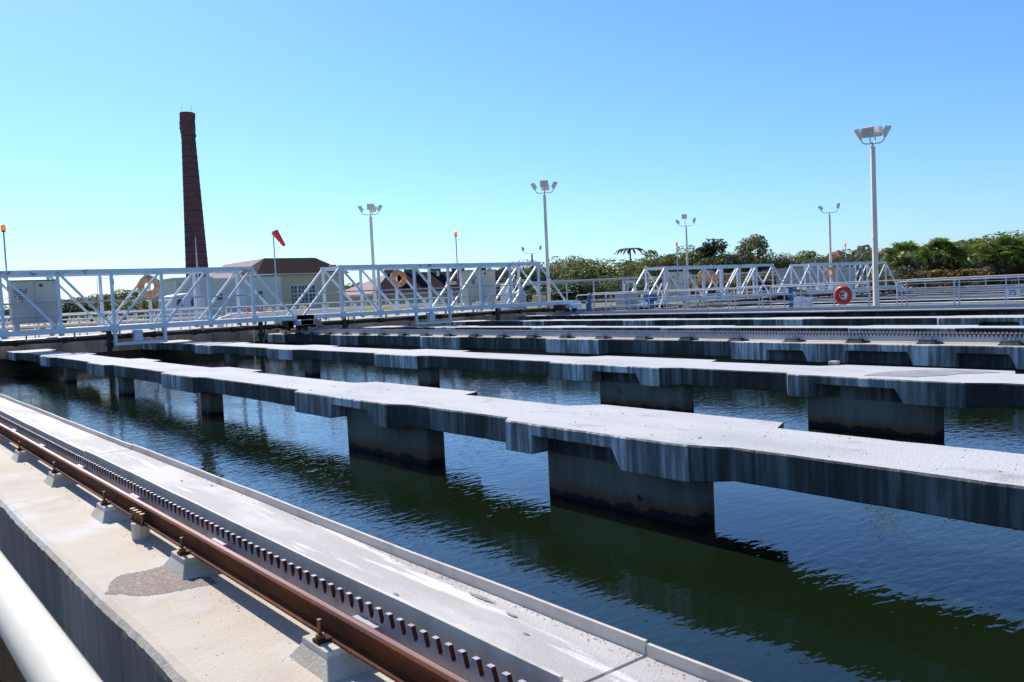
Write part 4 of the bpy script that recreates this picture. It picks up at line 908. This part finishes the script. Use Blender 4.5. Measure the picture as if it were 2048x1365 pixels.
# elevated pipe rack running behind to the right
t = thing('pipe_rack', 'long elevated pipe on thin posts in front of the trees', 'pipe rack', (60, 50, -1.3))
m = MB()
for dy, dz in ((0, 0), (.3, .04), (.6, -.03)): m.tube([(35, 46 + dy, .72 + dz), (84, 50 + dy, 1.05 + dz)], .06, M_GALV, 8)
m.build('pipe_run', t)
for k in range(15):
    x = 36 + 3.3 * k + rnd.uniform(-.5, .5); y = 46 + 4 * (x - 35) / 49
    MB().tube([(x, y, -1.36), (x, y, .7 + .3 * (x - 35) / 49)], .05, M_RAILP, 6).build('post', t)
railing((36.2, YE + 1.7), (50, YE + 1.7), -1.25, 1.0, 9, 'pale railing behind the third bridge', M_PALE, .03, 3)
railing((50.3, YE + 2), (66, YE + 2), -1.25, 1.0, 9, 'pale railing behind the fourth bridge', M_PALE, .03, 3)
railing((67.5, YE), (67.5, 3), -1.3, 1.0, 14, 'long far railing under the palms at right', M_PALE, .035, 3)
t = thing('equipment_shed', 'grey panelled shed behind the fourth bridge', 'shed', (66, 41, -1.3))
m = MB().box(63.5, 40, -1.36, 67.6, 43, 1.15, mat('grey_panel', (.42, .42, .40), .6, c2=(.35, .35, .34), scale=1))
m.build('body', t)
for k in range(5): MB().box(63.6 + k * .8, 39.96, -1.2, 64.3 + k * .8, 39.998, 1.0, MATS['grey_panel']).build('panel', t)

# weeds on the piers
def weed(x, y, z, h, n, label):
    t = thing('weed', label, 'plant', (x, y, z)); m = MB(); r_ = random.Random(n)
    for i in range(n):
        a = r_.uniform(0, 6.28); l = h * r_.uniform(.4, 1); e = Vector((x - .02 - abs(math.cos(a)) * l * .5, y + math.sin(a) * l * .6, z + l * r_.uniform(.3, 1)))
        mid = Vector((x - .02, y, z)).lerp(e, .5) + Vector((-.02, 0, l * .15))
        m.tube([(x, y, z), mid, e], .004, L_DARK, 4, radii=[.0010, .0022, .0005])
    m.build('leaves', t)
weed(5.075, 4.75, -1.72, .10, 22, 'small dark weed growing from the biggest near pier just above the water')
weed(9.615, 9.35, -1.62, .26, 7, 'thin dry weed on a pier of the second beam')

# ------------------------------------------------------------------ vegetation
def crown_mesh(name, seed, n, lmat, shape='oak', leaf=.16):
    r = random.Random(seed); vs = []; fs = []
    # unit crown: radius about 1 in x,y and height 0..1.6; built from clumps with gaps
    cl = []
    k = {'oak': 26, 'loose': 20, 'bush': 24, 'tall': 38}[shape]
    for i in range(k):
        a = r.uniform(0, 2 * math.pi); q = r.uniform(0, 1) ** .5
        if shape == 'tall': z = 2.0 * r.random() ** .8; rad = .95 * (1 - z / 2.6) ; rr_ = r.uniform(.16, .30)
        elif shape == 'loose': z = r.uniform(.3, 1.7); rad = .95 * math.sqrt(max(.05, 1 - ((z - .9) / .95) ** 2)); rr_ = r.uniform(.18, .34)
        elif shape == 'bush': z = r.uniform(.0, .95); rad = 1.0 * math.sqrt(max(.05, 1 - (z / 1.1) ** 2)); rr_ = r.uniform(.22, .36)
        else: z = r.uniform(.25, 1.35); rad = 1.0 * math.sqrt(max(.05, 1 - ((z - .55) / .95) ** 2)); rr_ = r.uniform(.22, .40)
        cl.append((rad * q * math.cos(a), rad * q * math.sin(a), z, rr_))
    for i in range(n):
        c = cl[int(r.random() * k)]
        while True:
            d = Vector((r.uniform(-1, 1), r.uniform(-1, 1), r.uniform(-1, 1)))
            if .05 < d.length < 1: break
        d = d.normalized() * (d.length ** .45)
        p = Vector(c[:3]) + Vector((d.x, d.y, d.z * .75)) * c[3] * (1 + .25 * (r.random() < .1))
        s_ = leaf * r.uniform(.5, 1.2) * (.8 if shape != 'bush' else 1)
        u = Vector((r.gauss(0, 1), r.gauss(0, 1), r.gauss(0, .6))).normalized(); v = u.cross(Vector((r.gauss(0, 1), r.gauss(0, 1), r.gauss(0, 1)))).normalized()
        b0 = len(vs)
        vs += [tuple(p - u * s_ * .5), tuple(p + v * s_ * .32), tuple(p + u * s_ * .5), tuple(p - v * s_ * .32)]
        fs.append((b0, b0 + 1, b0 + 2, b0 + 3))
    me = bpy.data.meshes.new(name); me.from_pydata(vs, [], fs); me.materials.append(lmat); return me, cl
def trunk_mesh(name, seed, cl, shape):
    r = random.Random(seed); m = MB(); top = {'tall': 1.7, 'oak': .75, 'loose': 1.0, 'bush': .35}[shape]
    m.tube([(0, 0, -1.0), (.02, .01, -.3), (-.01, .02, .2), (.03, 0, top)], .06, M_TRUNK, 7, radii=[.075, .055, .045, .02])
    for c in cl[:14]:
        z0 = r.uniform(-.1, top * .8); m.tube([(0, 0, z0), (c[0] * .5, c[1] * .5, (z0 + c[2]) / 2 + .06), (c[0], c[1], c[2])], .02, M_TRUNK, 5, radii=[.028, .018, .007])
    me = bpy.data.meshes.new(name); me.from_pydata(m.v, [], m.f); me.materials.append(M_TRUNK); return me
KINDS = {}
for kn, shp, lm, n, leaf in (('oak', 'oak', L_OAK, 5200, .10), ('green', 'oak', L_GREEN, 5200, .10), ('dark', 'oak', L_DARK, 5200, .10), ('loose', 'loose', L_GREEN, 4200, .10),
                             ('tall', 'tall', L_GREEN, 5200, .11), ('tdark', 'tall', L_DARK, 5600, .11), ('autumn', 'bush', L_AUT, 4200, .10), ('bush', 'bush', L_OAK, 4200, .10), ('greybush', 'oak', L_OAK, 3200, .09)):
    KINDS[kn] = []
    for sd in (1, 2):
        cm, cl = crown_mesh(kn + '_crown', sd * 17 + len(KINDS), n, lm, shp, leaf); KINDS[kn].append((cm, trunk_mesh(kn + '_trunk', sd, cl, shp)))
def px2dir(px, py):
    x = (px - 1024) / 1713.5; y = -(py - 682.5) / 1713.5
    d = cam.matrix_world.to_3x3() @ Vector((x, y, -1)); return d
def tree(kind, az_xy, dist, zlow, ztop, rad, label, group, cat='tree', name='tree', v=None, trunk=True):
    """az_xy = x/y ratio (bearing), dist = horizontal distance"""
    u = Vector((az_xy, 1, 0)).normalized() * dist
    H = {'oak': 1.75, 'green': 1.75, 'dark': 1.75, 'loose': 1.95, 'tall': 2.3, 'tdark': 2.3, 'autumn': 1.25, 'bush': 1.25, 'greybush': 1.75}[kind]
    t = thing(name, label, cat, (u.x, u.y, -1.36), group)
    i = rnd.randint(0, 1) if v is None else v
    cm, tm = KINDS[kind][i]
    rot = rnd.uniform(0, 6.28); sz = (ztop - zlow) / H
    c = bpy.data.objects.new('crown', cm); COL.objects.link(c); c.parent = t; c.location = (0, 0, zlow + 1.36); c.scale = (rad, rad, sz); c.rotation_euler = (0, 0, rot)
    if trunk:
        k = bpy.data.objects.new('trunk', tm); COL.objects.link(k); k.parent = t; k.location = (0, 0, zlow + 1.36); k.rotation_euler = (0, 0, rot)
        k.scale = (rad, rad, max(sz, (zlow + 1.5)))
    return t
TREES = [
 # kind, px, top py, dist, radius, label
 ('greybush', 30, 588, 150, 5, 'grey green tree at the left edge behind the cabinet'),
 ('oak', 125, 585, 150, 6, 'round tree just right of the left cabinet'),
 ('dark', 178, 586, 155, 6, 'dark round tree second from the left cabinet'),
 ('greybush', 215, 580, 135, 4.5, 'pale feathery tree behind the left bridge'),
 ('loose', 245, 578, 130, 5, 'light leafed tree left of the tan life ring'),
 ('green', 290, 588, 120, 5, 'bushy light green tree behind the tan life ring'),
 ('greybush', 320, 580, 140, 5, 'tree between the tan life ring and the white hut'),
 ('oak', 350, 578, 190, 7, 'low distant tree left of the cream annex'),
 ('oak', 712, 558, 170, 7, 'bluish tree between the yellow and the brown roofed building'),
 ('oak', 745, 566, 175, 6, 'small tree left of the brown roof'),
 ('oak', 1010, 530, 205, 9, 'broad oak behind the far roof of the cupola building'),
 ('greybush', 1050, 510, 190, 7, 'grey oak behind the dark light pole'),
 ('oak', 1090, 516, 175, 8, 'wide oak behind the centre light pole'),
 ('greybush', 1135, 498, 180, 5.5, 'spreading oak top standing above its neighbours right of the centre pole'),
 ('oak', 1150, 520, 165, 8, 'mid green oak below the spreading oak top'),
 ('green', 1180, 508, 120, 6.5, 'big yellow green tree with its left side glowing'),
 ('green', 1215, 505, 118, 6.5, 'big light green tree left of the thin palm'),
 ('oak', 1290, 508, 190, 10, 'dome shaped dark oak behind the thin palm'),
 ('green', 1262, 545, 110, 5, 'green bushy tree below the thin palm'),
 ('loose', 1345, 485, 130, 5.5, 'airy tree left of the slim three lamp pole'),
 ('loose', 1375, 497, 125, 4.5, 'airy tree behind the slim three lamp pole'),
 ('tdark', 1425, 472, 130, 6.2, 'tall dark tree right of the slim three lamp pole'),
 ('dark', 1455, 495, 120, 5, 'dark dense tree in the middle of the right tree line'),
 ('tall', 1490, 468, 125, 3.4, 'narrow broken tree beside the tallest tree'),
 ('tall', 1515, 460, 120, 3.4, 'tallest narrow light green tree above the third bridge'),
 ('dark', 1537, 502, 125, 3.4, 'small dark tree right of the tallest tree'),
 ('greybush', 1575, 495, 165, 5, 'bluish tree between the tallest tree and the slim pole'),
 ('loose', 1612, 500, 140, 3.5, 'sparse tree left of the two lamp pole'),
 ('greybush', 1640, 502, 135, 5, 'low tree left behind the two lamp pole'),
 ('greybush', 1695, 490, 130, 5.5, 'feathery tree above the red pavilion roofs'),
 ('greybush', 1735, 488, 125, 5, 'feathery tree left of the tall right pole'),
 ('green', 1790, 500, 120, 5, 'tree between the tall right pole and the palms'),
 ('oak', 1835, 475, 140, 6, 'tree top showing above the left palm'),
 ('green', 1900, 486, 130, 6, 'tree showing between the palms'),
 ('oak', 1930, 478, 125, 6, 'tree left of the big round right tree'),
 ('green', 1985, 452, 110, 6.5, 'big round tree above the right palms'),
 ('oak', 2040, 468, 115, 6, 'tree at the right edge of the picture'),
 ('green', 2095, 470, 112, 6, 'tree just outside the right edge'),
 ('green', 1318, 500, 125, 5.5, 'full green tree right of the thin palm, before the airy trees'),
 ('oak', 1398, 494, 135, 5.5, 'full tree just right of the slim three lamp pole'),
 ('green', 1474, 492, 128, 5, 'round green tree between the dark trees and the tallest tree'),
 ('oak', 1560, 506, 130, 6, 'wide low tree right of the small dark tree'),
 ('green', 1600, 510, 128, 5, 'low yellow green tree above the gap between the two far bridges'),
 ('oak', 1665, 500, 138, 6.5, 'wide tree right behind the two lamp pole'),
 ('oak', 1725, 492, 135, 6, 'wide tree just left of the tall right pole'),
 ('oak', 1865, 480, 135, 6.5, 'wide tree top above the second palm'),
 ('green', 1955, 466, 118, 6, 'light green tree on the left flank of the big round tree'),
 ('oak', 1070, 524, 170, 8, 'low oak at the foot of the dark light pole'),
]
for kd, px, py, ds, rad, lb in TREES:
    d = px2dir(px, py); hz = math.hypot(d.x, d.y); zt = d.z / hz * ds
    tree(kd, d.x / d.y, ds, -.9, zt, rad, lb, 'trees of the distant tree line')
# autumn coloured thicket before the tree line
for i, (px, py, ds, kd, rad) in enumerate([(1330, 545, 95, 'bush', 4), (1370, 548, 92, 'autumn', 4), (1410, 540, 92, 'autumn', 4.5), (1450, 540, 95, 'autumn', 4.5), (1500, 545, 90, 'autumn', 4.5), (1545, 540, 90, 'autumn', 4.5),
                           (1590, 535, 92, 'autumn', 4.5), (1640, 540, 95, 'autumn', 4.5), (1100, 560, 100, 'bush', 4.5), (1150, 558, 100, 'bush', 4), (1290, 552, 100, 'bush', 4.5), (1230, 556, 105, 'bush', 4.5),
                           (1800, 530, 84, 'bush', 3.5), (1860, 535, 84, 'autumn', 3), (1930, 533, 84, 'autumn', 3), (1700, 552, 95, 'bush', 4), (1760, 556, 95, 'bush', 4)]):
    d = px2dir(px, py); hz = math.hypot(d.x, d.y); zt = d.z / hz * ds
    where = {1330: 'left of the slim three lamp pole', 1370: 'under the slim three lamp pole', 1410: 'behind the left rings of the third bridge', 1450: 'behind the middle of the third bridge', 1500: 'under the narrow broken tree',
             1545: 'behind the right end of the third bridge', 1590: 'between third and fourth bridges', 1640: 'behind the left part of the fourth bridge', 1100: 'at the foot of the centre light pole', 1150: 'right of the centre light pole',
             1290: 'left of the third bridge', 1230: 'behind the elevated pipe', 1800: 'below the left palm', 1860: 'between the palm trunks', 1930: 'under the right palms', 1700: 'before the red pavilions', 1760: 'beside the tall right pole'}[px]
    tree(kd, d.x / d.y, ds, -1.4, zt, rad, ('yellow brown thicket ' if kd == 'autumn' else 'low green thicket ') + where, 'bushes before the tree line', cat='bush', name='bush', trunk=False)
# continuous far wood behind everything
def far_wood():
    r = random.Random(5); m = MB()
    vs = []; fs = []
    for i in range(26000):
        az = R(r.uniform(2, 84)); ds = r.uniform(225, 330); 
        hgt = (4.6 + 1.6 * math.sin(az * 31) + 1.2 * math.sin(az * 77 + 1) + .8 * math.sin(az * 190)) * (.55 + .45 * min(1, max(0, (math.degrees(az) - 15) / 30))) * ds / 230
        z = -1.4 + (hgt + 1.4) * r.random() ** .6
        p = Vector((math.sin(az) * ds, math.cos(az) * ds, z)); s_ = r.uniform(.6, 1.6)
        u = Vector((r.gauss(0, 1), r.gauss(0, 1), r.gauss(0, .6))).normalized(); v = u.cross(Vector((r.gauss(0, 1), r.gauss(0, 1), r.gauss(0, 1)))).normalized()
        b0 = len(vs); vs += [tuple(p - u * s_ * .5), tuple(p + v * s_ * .4), tuple(p + u * s_ * .5), tuple(p - v * s_ * .4)]; fs.append((b0, b0 + 1, b0 + 2, b0 + 3))
    m.add(vs, fs, L_OAK); tag(m.build('far_wood'), 'distant wood along the horizon behind the tree line', 'wood', kind='stuff')
far_wood()

# palms: fan fronds
def fan_crown(seed, n, dead, R_=1.0):
    r = random.Random(seed); vs = []; fs = []; mi = []
    for i in range(n):
        az = r.uniform(0, 2 * math.pi); el = R(r.uniform(-65, 85)); low = el < R(-15)
        d = Vector((math.cos(az) * math.cos(el), math.sin(az) * math.cos(el), math.sin(el)))
        L0 = R_ * r.uniform(.45, .62); c = d * L0
        s_ = d.cross(Vector((0, 0, 1))); s_ = s_.normalized() if s_.length > .01 else Vector((1, 0, 0)); up = s_.cross(d)
        if r.random() < .5: s_, up = (s_ * math.cos(1) + up * math.sin(1)), (up * math.cos(1) - s_ * math.sin(1))
        nl = 11
        for k in range(nl):
            a = (k / (nl - 1) - .5) * 2.5; dir_ = (d * math.cos(a) + s_ * math.sin(a)).normalized(); ln = R_ * r.uniform(.38, .52)
            w_ = .028 * R_; pr = up.cross(dir_).normalized() if up.cross(dir_).length > .01 else s_
            tip = c + dir_ * ln + Vector((0, 0, -.10 * R_ * (1 + abs(a))))
            mid = c + dir_ * ln * .5
            b0 = len(vs); vs += [tuple(c), tuple(mid + pr * w_), tuple(tip), tuple(mid - pr * w_)]; fs.append((b0, b0 + 1, b0 + 2, b0 + 3)); mi.append(1 if (low or r.random() < dead) else 0)
    me = bpy.data.meshes.new('palm_crown'); me.from_pydata(vs, [], fs); me.materials.append(L_PALM); me.materials.append(L_PDEAD); me.polygons.foreach_set('material_index', mi); return me
PC = [fan_crown(s, 95, .12) for s in (1, 2, 3)]
for i, (px, py, ds, rad, lb) in enumerate([(1812, 520, 88, 2.5, 'bushy fan palm first right of the tall light pole'), (1876, 515, 86, 2.35, 'bushy fan palm second from the tall light pole'),
                          (1960, 522, 86, 2.5, 'broad fan palm third from the tall light pole'), (2010, 518, 84, 2.7, 'big fan palm left of the right picture edge'), (2062, 520, 84, 2.5, 'fan palm cut by the right picture edge'), (1896, 545, 86, 1.3, 'small low fan palm under the second palm')]):
    d = px2dir(px, py); hz = math.hypot(d.x, d.y); zc = d.z / hz * ds; u = Vector((d.x, d.y, 0)).normalized() * ds
    t = thing('palm_tree', lb, 'palm', (u.x, u.y, -1.36), 'fan palms'); c = bpy.data.objects.new('crown', PC[i % 3]); COL.objects.link(c); c.parent = t
    c.location = (0, 0, zc + 1.36); c.scale = (rad, rad, rad * .85); c.rotation_euler = (0, 0, i * 1.3)
    q = MB().tube([(u.x, u.y, -1.36), (u.x, u.y, zc - .4), (u.x, u.y, zc + .2)], .3, M_TRUNK, 9, radii=[.28, .32, .45]); q.build('trunk', t, smooth=True)
d = px2dir(1260, 500); hz = math.hypot(d.x, d.y); ds = 150; zc = d.z / hz * ds; u = Vector((d.x, d.y, 0)).normalized() * ds
t = thing('palm_tree', 'thin tall palm with drooping flat crown above the trees', 'palm', (u.x, u.y, -1.36), 'fan palms')
MB().tube([(u.x, u.y, -1.36), (u.x, u.y, zc)], .15, M_TRUNK, 7).build('trunk', t)
m = MB()
for k in range(15):
    a = k * 2 * math.pi / 15 + rnd.uniform(-.1, .1); dd = Vector((math.cos(a), math.sin(a), 0)); s_ = Vector((-math.sin(a), math.cos(a), 0)); b0 = Vector((u.x, u.y, zc)); pr = None
    for (q, zq, wq) in ((0, 0, .06), (.8, .30, .22), (1.7, .22, .24), (2.5, -.2, .18), (2.9, -.7, .03)):
        a_, b_ = b0 + dd * q + s_ * wq + Vector((0, 0, zq - .1)), b0 + dd * q - s_ * wq + Vector((0, 0, zq - .1)); cc = b0 + dd * q + Vector((0, 0, zq))
        if pr: m.add([pr[0], pr[2], cc, a_], [(0, 1, 2, 3)], L_PDEAD); m.add([pr[2], pr[1], b_, cc], [(0, 1, 2, 3)], L_PDEAD)
        pr = (a_, b_, cc)
m.build('crown', t)
